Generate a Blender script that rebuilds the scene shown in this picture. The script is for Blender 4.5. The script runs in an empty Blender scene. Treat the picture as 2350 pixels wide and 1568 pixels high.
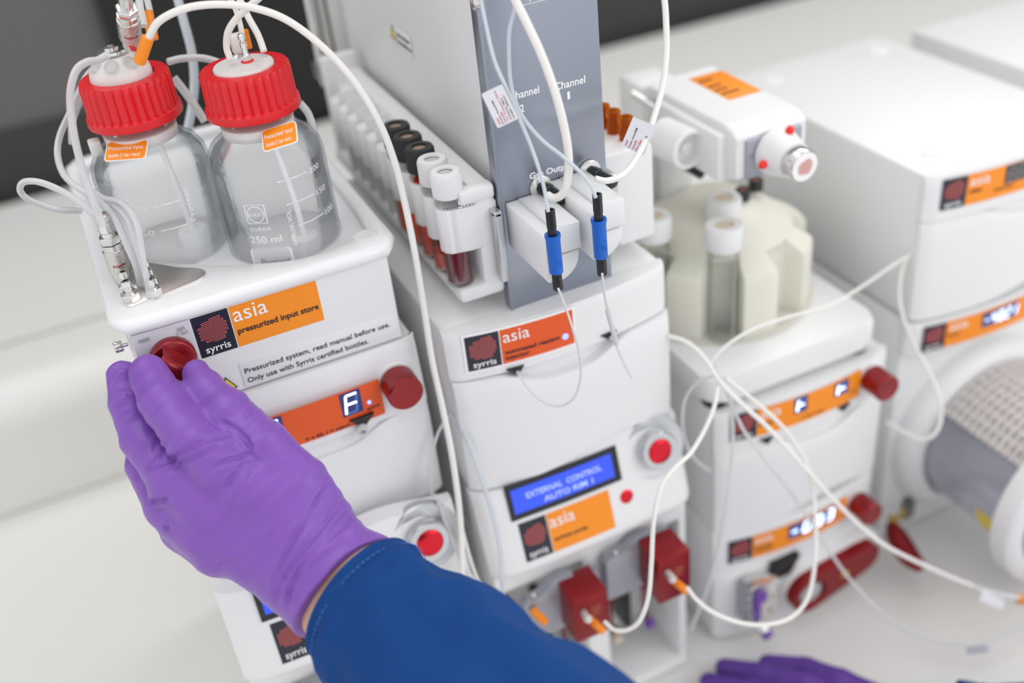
import bpy, bmesh, math, random
import numpy as np
from mathutils import Vector, Matrix, noise
random.seed(7)
scene = bpy.context.scene
COL = scene.collection

# ------------------------------------------------------------------ camera, world, lights
# All measurements below are millimetres from the lens; LIFT puts the floor at zero height.
LIFT = 1644.0
F = 2445.6
YAW, PITCH, ROLL = math.radians(21.36), math.radians(33.95), math.radians(-6.737)
_f = Vector((math.sin(YAW)*math.cos(PITCH), math.cos(YAW)*math.cos(PITCH), -math.sin(PITCH)))
_r0 = _f.cross(Vector((0, 0, 1))).normalized()
_u0 = _r0.cross(_f)
_r = _r0*math.cos(ROLL) + _u0*math.sin(ROLL)
_u = -_r0*math.sin(ROLL) + _u0*math.cos(ROLL)

def ray(px, py):
    return _r*((px-1175)/F) - _u*((py-784)/F) + _f
def D(px, py, d):
    return ray(px, py)*d
def atx(px, py, x):
    v = ray(px, py); return v*(x/v.x)
def aty(px, py, y):
    v = ray(px, py); return v*(y/v.y)
def atz(px, py, z):
    v = ray(px, py); return v*(z/v.z)

cam_d = bpy.data.cameras.new('camera')
cam = bpy.data.objects.new('camera', cam_d)
COL.objects.link(cam)
cam_d.sensor_width = 36.0
cam_d.lens = F*36.0/2350.0
cam_d.clip_start = 0.02
cam_d.clip_end = 50
cam_d.dof.use_dof = True
cam_d.dof.focus_distance = 0.602
cam_d.dof.aperture_fstop = 2.9
m = Matrix((( _r.x, _u.x, -_f.x, 0), (_r.y, _u.y, -_f.y, 0), (_r.z, _u.z, -_f.z, LIFT/1000), (0, 0, 0, 1)))
cam.matrix_world = m
scene.camera = cam

scene.view_settings.view_transform = 'Standard'
scene.view_settings.look = 'None'
scene.view_settings.gamma = 1.0
scene.view_settings.exposure = 0.0
scene.view_settings.use_curve_mapping = False

world = bpy.data.worlds.new('world')
scene.world = world
world.use_nodes = True
bg = world.node_tree.nodes['Background']
bg.inputs[0].default_value = (0.97, 0.975, 1.0, 1)
bg.inputs[1].default_value = 1.02

def area(name, loc, target, sx, sy, power, color=(1, 1, 1)):
    l = bpy.data.lights.new(name, 'AREA')
    l.shape = 'RECTANGLE'; l.size = sx; l.size_y = sy; l.energy = power; l.color = color
    o = bpy.data.objects.new(name, l); COL.objects.link(o)
    o.location = loc
    dvec = Vector(target) - Vector(loc)
    o.rotation_euler = dvec.to_track_quat('-Z', 'Y').to_euler()
    return o
area('ceiling_panel_light', (-0.2, 0.9, 3.3), (0.2, 0.8, 0.9), 1.6, 1.2, 9, (1.0, 0.985, 0.96))
area('ceiling_panel_light', (2.1, 1.7, 3.2), (0.9, 1.0, 0.9), 1.4, 1.2, 24, (1.0, 0.99, 0.97))
area('front_fill_light', (1.7, -1.2, 2.5), (0.4, 0.6, 1.2), 1.4, 1.4, 13.5, (0.97, 0.98, 1.0))  # unseen fill added near the camera to brighten the module fronts; no window here

# ------------------------------------------------------------------ materials
def mat(name, col, rough=0.45, metal=0.0, **kw):
    m = bpy.data.materials.new(name); m.use_nodes = True
    b = m.node_tree.nodes['Principled BSDF']
    b.inputs['Base Color'].default_value = (*col, 1)
    b.inputs['Roughness'].default_value = rough
    b.inputs['Metallic'].default_value = metal
    if name != 'skin': b.inputs['Subsurface Radius'].default_value = (1, 1, 1)
    for k, v in kw.items():
        b.inputs[k.replace('_', ' ')].default_value = v
    return m
def add_bump(m, kind='noise', scale=400.0, strength=0.1, dist=0.0005, stretch=(1, 1, 1), detail=3, rough_mod=None):
    nt = m.node_tree; b = nt.nodes['Principled BSDF']
    tc = nt.nodes.new('ShaderNodeTexCoord'); mp = nt.nodes.new('ShaderNodeMapping')
    mp.inputs['Scale'].default_value = stretch
    nt.links.new(tc.outputs['Object'], mp.inputs[0])
    if kind == 'noise':
        t = nt.nodes.new('ShaderNodeTexNoise'); t.inputs['Scale'].default_value = scale; t.inputs['Detail'].default_value = detail
        out = t.outputs[0]
    elif kind == 'wave':
        t = nt.nodes.new('ShaderNodeTexWave'); t.inputs['Scale'].default_value = scale; t.inputs['Distortion'].default_value = 0.6
        t.inputs['Detail'].default_value = 1; out = t.outputs['Fac']
    elif kind == 'voronoi':
        t = nt.nodes.new('ShaderNodeTexVoronoi'); t.inputs['Scale'].default_value = scale; out = t.outputs[0]
    nt.links.new(mp.outputs[0], t.inputs['Vector'])
    bp = nt.nodes.new('ShaderNodeBump'); bp.inputs['Strength'].default_value = strength; bp.inputs['Distance'].default_value = dist
    nt.links.new(out, bp.inputs['Height']); nt.links.new(bp.outputs[0], b.inputs['Normal'])
    return m
def emis(name, col, s):
    m = mat(name, (0.02, 0.02, 0.02), 0.4)
    b = m.node_tree.nodes['Principled BSDF']
    b.inputs['Emission Color'].default_value = (*col, 1); b.inputs['Emission Strength'].default_value = s
    return m
M = {}
M['white'] = add_bump(mat('white_plastic', (0.80, 0.80, 0.797), 0.42), scale=900, strength=0.06, dist=0.0002)
M['white2'] = add_bump(mat('textured_white_casing', (0.80, 0.80, 0.80), 0.5), scale=1500, strength=0.12, dist=0.0002)
M['tray'] = mat('glossy_white_moulding', (0.83, 0.83, 0.84), 0.22, Subsurface_Weight=0.15, Subsurface_Scale=0.01)
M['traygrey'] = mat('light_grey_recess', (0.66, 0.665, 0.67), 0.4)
M['bench'] = add_bump(mat('bench_laminate', (0.79, 0.78, 0.75), 0.42), scale=300, strength=0.02)
M['seam'] = mat('bench_seam', (0.33, 0.32, 0.30), 0.7)
M['floor'] = mat('dark_floor', (0.05, 0.05, 0.048), 0.6)
M['wall'] = add_bump(mat('grey_wall', (0.12, 0.117, 0.11), 0.55), scale=60, strength=0.03)
M['walldark'] = mat('dark_wall_trim', (0.035, 0.035, 0.034), 0.6)
M['lilac'] = mat('pale_lilac_panel', (0.56, 0.54, 0.60), 0.45)
M['black'] = mat('black_plastic', (0.012, 0.012, 0.013), 0.35)
M['blackcab'] = mat('black_cabinet_paint', (0.008, 0.008, 0.008), 0.6)
M['capblack'] = mat('black_cap', (0.018, 0.019, 0.02), 0.45)
M['ink'] = mat('black_ink', (0.015, 0.015, 0.02), 0.6)
M['navy'] = mat('navy_black_print', (0.012, 0.013, 0.028), 0.35)
M['greyink'] = mat('grey_ink', (0.28, 0.28, 0.31), 0.6)
M['logored'] = mat('salmon_print', (0.62, 0.13, 0.115), 0.5)
M['orange'] = mat('orange_label', (0.93, 0.28, 0.008), 0.5)
M['orange2'] = mat('red_orange_label', (0.78, 0.095, 0.008), 0.5)
M['orangepl'] = mat('orange_plastic', (0.93, 0.27, 0.006), 0.38)
M['opaque'] = mat('opaque_white_plastic', (0.95, 0.95, 0.95), 0.5)
M['paleprint'] = mat('pale_pink_print', (0.80, 0.38, 0.34), 0.5)
M['whiteink'] = mat('white_print', (0.9, 0.9, 0.9), 0.5)
M['whitefaint'] = mat('white_enamel_print', (0.88, 0.88, 0.88), 0.6)
M['red'] = add_bump(mat('red_cap_plastic', (0.72, 0.010, 0.016), 0.38), scale=700, strength=0.08, dist=0.0002)
M['redknob'] = mat('red_anodised_knob', (0.27, 0.004, 0.009), 0.3, 0.45, Coat_Weight=0.3)
M['redmetal'] = mat('red_anodised_metal', (0.25, 0.006, 0.010), 0.38, 0.45)
M['redbtn'] = mat('red_spun_metal', (0.68, 0.02, 0.035), 0.25, 0.8)
M['redplug'] = mat('bright_red_plug', (0.9, 0.02, 0.02), 0.35)
M['steel'] = add_bump(mat('brushed_steel', (0.37, 0.40, 0.47), 0.36, 1.0), scale=60, strength=0.05, dist=0.0005, stretch=(10, 10, 1))
M['plate'] = add_bump(mat('brushed_plate', (0.86, 0.83, 0.80), 0.36, 1.0), scale=60, strength=0.05, dist=0.0005, stretch=(1, 12, 1))
M['chrome'] = mat('chrome', (0.75, 0.74, 0.72), 0.16, 1.0)
M['nickel'] = add_bump(mat('knurled_nickel', (0.66, 0.64, 0.60), 0.3, 1.0), 'voronoi', scale=900, strength=0.5, dist=0.0004)
M['silver'] = mat('satin_silver', (0.60, 0.61, 0.62), 0.33, 0.9)
M['brass'] = mat('brass', (0.65, 0.45, 0.12), 0.3, 1.0)
M['ptfe'] = mat('translucent_tubing', (0.86, 0.87, 0.87), 0.28, Transmission_Weight=0.35, IOR=1.35, Subsurface_Weight=0.2, Subsurface_Scale=0.003)
M['ptfeblue'] = mat('bluish_tubing', (0.80, 0.86, 0.90), 0.25, Transmission_Weight=0.4, IOR=1.35)
M['cleartube'] = mat('clear_tubing', (0.90, 0.91, 0.92), 0.18, Transmission_Weight=0.55, IOR=1.38)
M['milky'] = mat('milky_tubing', (0.82, 0.80, 0.76), 0.35, Subsurface_Weight=0.3, Subsurface_Scale=0.004)
M['frost'] = mat('frosted_plastic_block', (0.90, 0.90, 0.89), 0.35, Transmission_Weight=0.12, Subsurface_Weight=0.4, Subsurface_Scale=0.01)
M['insert'] = mat('frosted_cap_insert', (0.80, 0.77, 0.75), 0.35, Transmission_Weight=0.05, Subsurface_Weight=0.4, Subsurface_Scale=0.008)
M['cream'] = mat('cream_translucent_plastic', (0.72, 0.705, 0.61), 0.4, Subsurface_Weight=0.3, Subsurface_Scale=0.02)
M['glass'] = mat('clear_glass', (1, 1, 1), 0.02, Transmission_Weight=1.0, IOR=1.45)
M['glassthin'] = mat('vial_glass', (0.97, 0.97, 0.96), 0.05, Transmission_Weight=1.0, IOR=1.25)
M['liqred'] = mat('dark_red_liquid', (0.13, 0.002, 0.012), 0.1)
M['liqorange'] = mat('orange_red_liquid', (0.95, 0.09, 0.010), 0.12)
M['liqmid'] = mat('brick_red_liquid', (0.70, 0.045, 0.014), 0.12)
M['amber'] = mat('amber_glass', (0.62, 0.20, 0.015), 0.08, Transmission_Weight=0.5, IOR=1.3)
M['septum'] = mat('tan_septum', (0.34, 0.25, 0.18), 0.6)
M['septumlight'] = mat('light_septum', (0.66, 0.56, 0.44), 0.6)
M['septumred'] = mat('rust_septum', (0.40, 0.12, 0.06), 0.6)
M['blue'] = mat('blue_plastic', (0.004, 0.12, 0.55), 0.4)
M['lcdblue'] = emis('lit_blue_screen', (0.02, 0.09, 1.0), 0.95)
M['lcdtext'] = emis('lit_screen_text', (0.42, 0.52, 1.0), 1.3)
M['segbg'] = emis('blue_display_window', (0.0, 0.03, 0.35), 0.35)
M['seg'] = emis('lit_segments', (0.62, 0.75, 1.0), 3.6)
M['segdim'] = emis('dim_segments', (0.10, 0.25, 0.9), 0.5)
M['segoff'] = mat('unlit_segments', (0.07, 0.06, 0.06), 0.4)
M['segoffd'] = mat('unlit_digits', (0.26, 0.25, 0.25), 0.4)
M['led'] = emis('blue_led', (0.15, 0.25, 1.0), 3.5)
M['greyplate'] = mat('grey_valve_plate', (0.36, 0.37, 0.42), 0.35, 0.3)
M['darkgrey'] = mat('dark_grey_plastic', (0.13, 0.13, 0.14), 0.4)
M['purplepl'] = mat('purple_fitting', (0.16, 0.06, 0.36), 0.4)
M['yellow'] = mat('yellow_sticker', (0.83, 0.63, 0.04), 0.45)
M['tagpaper'] = mat('laminated_tag', (0.66, 0.65, 0.69), 0.25)
M['tagred'] = mat('red_print', (0.62, 0.02, 0.06), 0.5)
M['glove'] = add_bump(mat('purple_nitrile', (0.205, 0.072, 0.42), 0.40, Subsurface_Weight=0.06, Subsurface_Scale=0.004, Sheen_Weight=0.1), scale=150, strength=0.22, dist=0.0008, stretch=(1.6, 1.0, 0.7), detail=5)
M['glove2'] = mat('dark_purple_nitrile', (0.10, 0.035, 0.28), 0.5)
M['skin'] = add_bump(mat('skin', (0.62, 0.40, 0.27), 0.5, Subsurface_Weight=0.2, Subsurface_Scale=0.004), scale=400, strength=0.2)
M['coat'] = add_bump(mat('blue_lab_coat_cloth', (0.004, 0.050, 0.205), 0.8, Specular_IOR_Level=0.2), 'wave', scale=230, strength=0.22, dist=0.0005, stretch=(1, 0.5, 1.2))
M['thread'] = mat('stitch_thread', (0.05, 0.18, 0.46), 0.7)
M['mesh'] = add_bump(mat('woven_heating_jacket', (0.64, 0.60, 0.58), 0.6), 'voronoi', scale=160, strength=0.9, dist=0.002)
M['tinted'] = mat('reactor_glass', (0.80, 0.81, 0.86), 0.12, Transmission_Weight=0.6, IOR=1.3)

def thin_mix(m, f, tint=(1, 1, 1), blend=0.25):
    nt = m.node_tree; b = nt.nodes['Principled BSDF']; o = nt.nodes['Material Output']
    t = nt.nodes.new('ShaderNodeBsdfTransparent'); t.inputs[0].default_value = (*tint, 1)
    mx = nt.nodes.new('ShaderNodeMixShader')
    lw = nt.nodes.new('ShaderNodeLayerWeight'); lw.inputs[0].default_value = blend
    mr = nt.nodes.new('ShaderNodeMapRange'); mr.inputs['To Min'].default_value = f; mr.inputs['To Max'].default_value = 1.0
    nt.links.new(lw.outputs['Facing'], mr.inputs['Value']); nt.links.new(mr.outputs[0], mx.inputs[0])
    nt.links.new(t.outputs[0], mx.inputs[1]); nt.links.new(b.outputs[0], mx.inputs[2]); nt.links.new(mx.outputs[0], o.inputs[0])
def clear_glass(m, edge, f0=0.05, f1=0.75):
    nt = m.node_tree; o = nt.nodes['Material Output']
    lw = nt.nodes.new('ShaderNodeFresnel'); lw.inputs[0].default_value = 1.28
    t = nt.nodes.new('ShaderNodeBsdfTransparent'); g = nt.nodes.new('ShaderNodeBsdfGlossy'); g.inputs['Roughness'].default_value = 0.04
    cm = nt.nodes.new('ShaderNodeMix'); cm.data_type = 'RGBA'
    cm.inputs[6].default_value = (0.985, 0.99, 0.99, 1); cm.inputs[7].default_value = (*edge, 1)
    mr = nt.nodes.new('ShaderNodeMapRange'); mr.inputs['To Min'].default_value = f0; mr.inputs['To Max'].default_value = f1
    mx = nt.nodes.new('ShaderNodeMixShader')
    nt.links.new(lw.outputs[0], cm.inputs[0]); nt.links.new(cm.outputs[2], t.inputs[0])
    nt.links.new(lw.outputs[0], mr.inputs['Value']); nt.links.new(mr.outputs[0], mx.inputs[0])
    nt.links.new(t.outputs[0], mx.inputs[1]); nt.links.new(g.outputs[0], mx.inputs[2]); nt.links.new(mx.outputs[0], o.inputs[0])
clear_glass(M['glass'], (0.74, 0.76, 0.77), 0.0, 0.4); clear_glass(M['glassthin'], (0.90, 0.90, 0.88), 0.0, 0.3)
thin_mix(M['tinted'], 0.5, (0.9, 0.9, 0.95)); thin_mix(M['cleartube'], 0.78)
thin_mix(M['amber'], 0.45, (0.75, 0.30, 0.04))
# ------------------------------------------------------------------ mesh builder
BASE = {}
def V3(*a):
    return Vector(a) if len(a) == 3 else Vector(a[0])

class MB:
    def __init__(s):
        s.bm = bmesh.new(); s.mats = []; s.map = None; s.ang = 35
    def mi(s, name):
        if name not in s.mats: s.mats.append(name)
        return s.mats.index(name)
    def _fin(s, faces, mname):
        i = s.mi(mname)
        for f in faces:
            f.material_index = i; f.smooth = True
    def box(s, x0, x1, y0, y1, z0, z1, mn, bev=0.0, seg=2):
        vs = [s.bm.verts.new((x, y, z)) for z in (z0, z1) for x, y in ((x0, y0), (x1, y0), (x1, y1), (x0, y1))]
        idx = [(0, 3, 2, 1), (4, 5, 6, 7), (0, 1, 5, 4), (1, 2, 6, 5), (2, 3, 7, 6), (3, 0, 4, 7)]
        fs = [s.bm.faces.new([vs[i] for i in q]) for q in idx]
        s._fin(fs, mn)
        if bev > 0:
            es = list({e for f in fs for e in f.edges})
            r = bmesh.ops.bevel(s.bm, geom=es, offset=bev, segments=seg, profile=0.5, affect='EDGES', clamp_overlap=True)
            s._fin(r['faces'], mn)
        return s
    def obox(s, O, ex, ey, w, h, dep, mn, bev=0.0, up=None):
        """box with face on the plane O,ex,ey (lower-left corner O), thickness dep along the normal"""
        ex = Vector(ex).normalized(); ey = Vector(ey).normalized(); n = ex.cross(ey)
        O = Vector(O)
        vs = [s.bm.verts.new(O + ex*a + ey*b + n*c) for c in (0, dep) for a, b in ((0, 0), (w, 0), (w, h), (0, h))]
        idx = [(0, 3, 2, 1), (4, 5, 6, 7), (0, 1, 5, 4), (1, 2, 6, 5), (2, 3, 7, 6), (3, 0, 4, 7)]
        fs = [s.bm.faces.new([vs[i] for i in q]) for q in idx]
        s._fin(fs, mn)
        if bev > 0:
            es = list({e for f in fs for e in f.edges})
            r = bmesh.ops.bevel(s.bm, geom=es, offset=bev, segments=2, profile=0.5, affect='EDGES', clamp_overlap=True)
            s._fin(r['faces'], mn)
        return s
    def strip(s, O, ex, ey, w, h, mn, n=24, off=0.3, x0=0.0, y0=0.0):
        """flat rectangle cut into columns, so that it can follow a curved front"""
        ex = Vector(ex).normalized(); ey = Vector(ey).normalized(); nn = ex.cross(ey)
        O = Vector(O) + ex*x0 + ey*y0
        def ring(a):
            return [s.bm.verts.new(O+ex*a+nn*off), s.bm.verts.new(O+ex*a+ey*h+nn*off),
                    s.bm.verts.new(O+ex*a+ey*h), s.bm.verts.new(O+ex*a)]
        prev = ring(0); fs = [s.bm.faces.new(prev)]
        for i in range(1, n+1):
            r = ring(w*i/n)
            for k in range(4):
                fs.append(s.bm.faces.new((prev[k], r[k], r[(k+1) % 4], prev[(k+1) % 4])))
            prev = r
        fs.append(s.bm.faces.new(prev[::-1]))
        s._fin(fs, mn); return s
    def prism(s, poly, axis, a, b, mn, bev=0.0, seg=2):
        """poly: list of 2D; axis 'z' -> (x,y), 'y' -> (x,z), 'x' -> (y,z)"""
        def P(p, c):
            return {'z': (p[0], p[1], c), 'y': (p[0], c, p[1]), 'x': (c, p[0], p[1])}[axis]
        A = [s.bm.verts.new(P(p, a)) for p in poly]; B = [s.bm.verts.new(P(p, b)) for p in poly]
        fs = [s.bm.faces.new(A), s.bm.faces.new(B[::-1])]
        n = len(poly)
        for i in range(n):
            fs.append(s.bm.faces.new((A[i], B[i], B[(i+1) % n], A[(i+1) % n])))
        s._fin(fs, mn)
        if bev > 0:
            es = list({e for f in fs[:2] for e in f.edges})
            r = bmesh.ops.bevel(s.bm, geom=es, offset=bev, segments=seg, profile=0.5, affect='EDGES', clamp_overlap=True)
            s._fin(r['faces'], mn)
        bmesh.ops.recalc_face_normals(s.bm, faces=[f for f in s.bm.faces if f.is_valid and f.verts])
        return s
    def lathe(s, prof, O, axis, mn, seg=32, flute=None, caps=True):
        """prof: [(radius, height)], around axis from O; mn may be list per band"""
        O = Vector(O); ax = Vector(axis).normalized()
        t = Vector((1, 0, 0)) if abs(ax.x) < 0.9 else Vector((0, 1, 0))
        e1 = ax.cross(t).normalized(); e2 = ax.cross(e1)
        rings = []
        for k, (r, h) in enumerate(prof):
            ring = []
            for i in range(seg):
                a = 2*math.pi*i/seg
                rr = r
                if flute: rr = r*flute(k, a)
                ring.append(s.bm.verts.new(O + ax*h + (e1*math.cos(a)+e2*math.sin(a))*max(rr, 1e-3)))
            rings.append(ring)
        for k in range(len(rings)-1):
            mm = mn if isinstance(mn, str) else mn[k]
            fs = []
            for i in range(seg):
                j = (i+1) % seg
                fs.append(s.bm.faces.new((rings[k][i], rings[k][j], rings[k+1][j], rings[k+1][i])))
            s._fin(fs, mm)
        if caps:
            m0 = mn if isinstance(mn, str) else mn[0]; m1 = mn if isinstance(mn, str) else mn[-1]
            s._fin([s.bm.faces.new(rings[0][::-1])], m0)
            s._fin([s.bm.faces.new(rings[-1])], m1)
        return s
    def cyl(s, O, axis, r, h, mn, seg=28, bev=0.4):
        b = min(bev, r*0.4, abs(h)*0.4)
        return s.lathe([(r-b, 0), (r, b), (r, h-b), (r-b, h)], O, axis, mn, seg)
    def tube(s, pts, r, mn, seg=10, sub=6, caps=True, rfun=None):
        P = catmull([Vector(p) for p in pts], sub) if sub > 1 else [Vector(p) for p in pts]
        n = len(P); rings = []
        T = (P[1]-P[0]).normalized()
        N = T.orthogonal().normalized()
        for i in range(n):
            T2 = (P[min(i+1, n-1)] - P[max(i-1, 0)])
            T2 = T2.normalized() if T2.length > 1e-6 else T
            N = (N - T2*N.dot(T2)).normalized(); Bn = T2.cross(N); T = T2
            rr = r if rfun is None else rfun(i/(n-1))*r
            rings.append([s.bm.verts.new(P[i] + (N*math.cos(2*math.pi*k/seg) + Bn*math.sin(2*math.pi*k/seg))*rr) for k in range(seg)])
        fs = []
        for i in range(n-1):
            for k in range(seg):
                j = (k+1) % seg
                fs.append(s.bm.faces.new((rings[i][k], rings[i][j], rings[i+1][j], rings[i+1][k])))
        if caps:
            fs.append(s.bm.faces.new(rings[0][::-1])); fs.append(s.bm.faces.new(rings[-1]))
        s._fin(fs, mn); return s
    def ribbon(s, pts2, O, ex, ey, w, mn, off=0.5, thick=0.3, closed=False):
        """flat line of width w along 2D points in a plane"""
        ex = Vector(ex).normalized(); ey = Vector(ey).normalized(); n = ex.cross(ey); O = Vector(O)
        P = [Vector((p[0], p[1])) for p in pts2]; L = []; Rr = []; N = len(P)
        for i in range(N):
            a = P[(i-1) % N] if closed else P[max(i-1, 0)]
            b = P[(i+1) % N] if closed else P[min(i+1, N-1)]
            t = (b-a).normalized(); q = Vector((-t.y, t.x))*(w/2)
            for lst, sg in ((L, 1), (Rr, -1)):
                c = P[i]+q*sg
                lst.append((s.bm.verts.new(O+ex*c.x+ey*c.y+n*off), s.bm.verts.new(O+ex*c.x+ey*c.y+n*(off-thick))))
        fs = []
        for i in range(N if closed else N-1):
            j = (i+1) % N
            fs.append(s.bm.faces.new((L[i][0], Rr[i][0], Rr[j][0], L[j][0])))
            fs.append(s.bm.faces.new((L[i][1], L[i][0], L[j][0], L[j][1])))
            fs.append(s.bm.faces.new((Rr[i][0], Rr[i][1], Rr[j][1], Rr[j][0])))
        s._fin(fs, mn); return s
    def grid(s, fn, nu, nv, mn, closed_u=False, flip=False):
        g = [[s.bm.verts.new(fn(i/nu, j/nv)) for j in range(nv+1)] for i in range(nu if closed_u else nu+1)]
        fs = []
        for i in range(nu):
            i2 = (i+1) % len(g)
            for j in range(nv):
                q = (g[i][j], g[i2][j], g[i2][j+1], g[i][j+1])
                fs.append(s.bm.faces.new(q[::-1] if flip else q))
        s._fin(fs, mn); return g
    def panel(s, x0, x1, zt, zb, yf, yb, mn, nu=40, nv=14):
        """solid curved front: zt(t), zb(t), yf(t,s) front depth, yb back depth"""
        xc, hw = (x0+x1)/2, (x1-x0)/2
        fr = []; bk = []
        for i in range(nu+1):
            t = -1+2*i/nu; a = []; b = []
            for j in range(nv+1):
                q = j/nv; z = zt(t)+(zb(t)-zt(t))*q
                a.append(s.bm.verts.new((xc+t*hw, yf(t, q), z)))
                b.append(s.bm.verts.new((xc+t*hw, yb, z)))
            fr.append(a); bk.append(b)
        fs = []
        for i in range(nu):
            for j in range(nv):
                fs.append(s.bm.faces.new((fr[i][j], fr[i][j+1], fr[i+1][j+1], fr[i+1][j])))
                fs.append(s.bm.faces.new((bk[i][j], bk[i+1][j], bk[i+1][j+1], bk[i][j+1])))
            fs.append(s.bm.faces.new((fr[i][0], fr[i+1][0], bk[i+1][0], bk[i][0])))
            fs.append(s.bm.faces.new((fr[i][nv], bk[i][nv], bk[i+1][nv], fr[i+1][nv])))
        for j in range(nv):
            fs.append(s.bm.faces.new((fr[0][j], bk[0][j], bk[0][j+1], fr[0][j+1])))
            fs.append(s.bm.faces.new((fr[nu][j], fr[nu][j+1], bk[nu][j+1], bk[nu][j])))
        s._fin(fs, mn); return s
    def text(s, body, O, ex, ey, size, mn, width=None, off=0.55, align='LEFT', bold=0.0, ext=0.05, shear=0.0, spacing=1.0):
        cu = bpy.data.curves.new('t', 'FONT'); cu.body = body; cu.size = size; cu.extrude = ext; cu.offset = bold
        cu.align_x = align; cu.resolution_u = 3; cu.shear = shear; cu.space_character = spacing
        ob = bpy.data.objects.new('t', cu); COL.objects.link(ob)
        bpy.context.view_layer.update()
        dg = bpy.context.evaluated_depsgraph_get()
        me = bpy.data.meshes.new_from_object(ob.evaluated_get(dg))
        ex = Vector(ex).normalized(); ey = Vector(ey).normalized(); n = ex.cross(ey); O = Vector(O)
        xs = [v.co.x for v in me.vertices]
        sc = 1.0
        if width and xs: sc = width/max(max(xs)-min(xs), 1e-6)
        x_min = min(xs) if (xs and align == 'LEFT') else 0
        vs = [s.bm.verts.new(O + ex*((v.co.x-x_min)*sc) + ey*v.co.y + n*(off+v.co.z)) for v in me.vertices]
        fs = []
        for p in me.polygons:
            try: fs.append(s.bm.faces.new([vs[i] for i in p.vertices]))
            except ValueError: pass
        s._fin(fs, mn)
        for f in fs: f.smooth = False
        bpy.data.objects.remove(ob); bpy.data.curves.remove(cu); bpy.data.meshes.remove(me)
        return s
    def loft(s, loops, mn, cap0=True, cap1=True):
        R = [[s.bm.verts.new(Vector(p)) for p in l] for l in loops]; n = len(R[0]); fs = []
        for k in range(len(R)-1):
            mm = mn if isinstance(mn, str) else mn[k]
            s._fin([s.bm.faces.new((R[k][i], R[k][(i+1) % n], R[k+1][(i+1) % n], R[k+1][i])) for i in range(n)], mm)
        if cap0: s._fin([s.bm.faces.new(R[0][::-1])], mn if isinstance(mn, str) else mn[0])
        if cap1: s._fin([s.bm.faces.new(R[-1])], mn if isinstance(mn, str) else mn[-1])
        return s
    def build(s, name, parent=None, root=None):
        """parts keep coordinates relative to their thing's base"""
        base = BASE.get(parent.name) if parent is not None else root
        base = Vector(base) if base is not None else Vector((0, 0, 0))
        bm = s.bm
        if s.map:
            for v in bm.verts: v.co = s.map(v.co)
        for v in bm.verts: v.co = (v.co - base)*0.001
        bmesh.ops.recalc_face_normals(bm, faces=bm.faces[:])
        me = bpy.data.meshes.new(name); bm.to_mesh(me); bm.free()
        for mn in s.mats: me.materials.append(M[mn])
        try: me.set_sharp_from_angle(angle=math.radians(s.ang))
        except Exception: pass
        o = bpy.data.objects.new(name, me); COL.objects.link(o)
        if parent is not None:
            o.parent = parent; BASE[o.name] = base
        else:
            o.location = (base.x/1000, base.y/1000, (base.z+LIFT)/1000); BASE[o.name] = base
        return o

def catmull(P, sub):
    if len(P) < 3:
        return [P[0].lerp(P[-1], i/sub) for i in range(sub+1)]
    out = []
    Q = [P[0]*2-P[1]] + P + [P[-1]*2-P[-2]]
    for i in range(1, len(Q)-2):
        p0, p1, p2, p3 = Q[i-1:i+3]
        for k in range(sub):
            t = k/sub
            out.append(0.5*((2*p1) + (p2-p0)*t + (2*p0-5*p1+4*p2-p3)*t*t + (3*p1-p0-3*p2+p3)*t**3))
    out.append(P[-1]); return out

def thing(name, base, label, cat, group=None, rz=0):
    o = bpy.data.objects.new(name, None); COL.objects.link(o)
    o.empty_display_size = 0.02
    base = Vector(base)
    o.location = (base.x/1000, base.y/1000, (base.z+LIFT)/1000)
    BASE[o.name] = base
    o['label'] = label; o['category'] = cat
    if group: o['group'] = group
    return o
def tag(o, label, cat, group=None, kind=None):
    o['label'] = label; o['category'] = cat
    if group: o['group'] = group
    if kind: o['kind'] = kind
    return o
def copy_tree(o, parent=None):
    c = o.copy(); COL.objects.link(c); c.parent = parent
    for ch in list(o.children): copy_tree(ch, c)
    return c
X1, Z1, Y1 = (1, 0, 0), (0, 0, 1), (0, 1, 0)
BENCH = -744.0

# ------------------------------------------------------------------ logo, labels, digits
def logo(mb, C, ex, ey, R, mn='logored', lw=None, off=0.55):
    n = 14; step = 2*R/n; lw = lw or step*0.36
    pts = []
    rows = [R-step*(i+0.5) for i in range(n)]
    half = [math.sqrt(max(R*R-y*y, 0.02*R*R)) for y in rows]
    half = [round(h/(R*0.16))*(R*0.16)*0.98 for h in half]
    side = 1
    pts.append((-half[0]*0.4, rows[0]))
    for i, y in enumerate(rows):
        h = half[i]
        if i < n-1:
            hh = min(h, half[i+1]) if i % 3 else max(h, half[i+1])
            cx = side*hh
            pts.append((cx, y))
            for k in range(1, 4):
                a = math.pi/2 - math.pi*k/4
                pts.append((cx+side*math.cos(a)*step/2, y-step/2+math.sin(a)*step/2))
            pts.append((cx, rows[i+1]))
            side = -side
        else:
            pts.append((side*half[i]*0.4, y))
    tilt = [(p[0], p[1]+p[0]*0.10) for p in pts]
    mb.ribbon(tilt, C, ex, ey, lw, mn, off=off)

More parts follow.
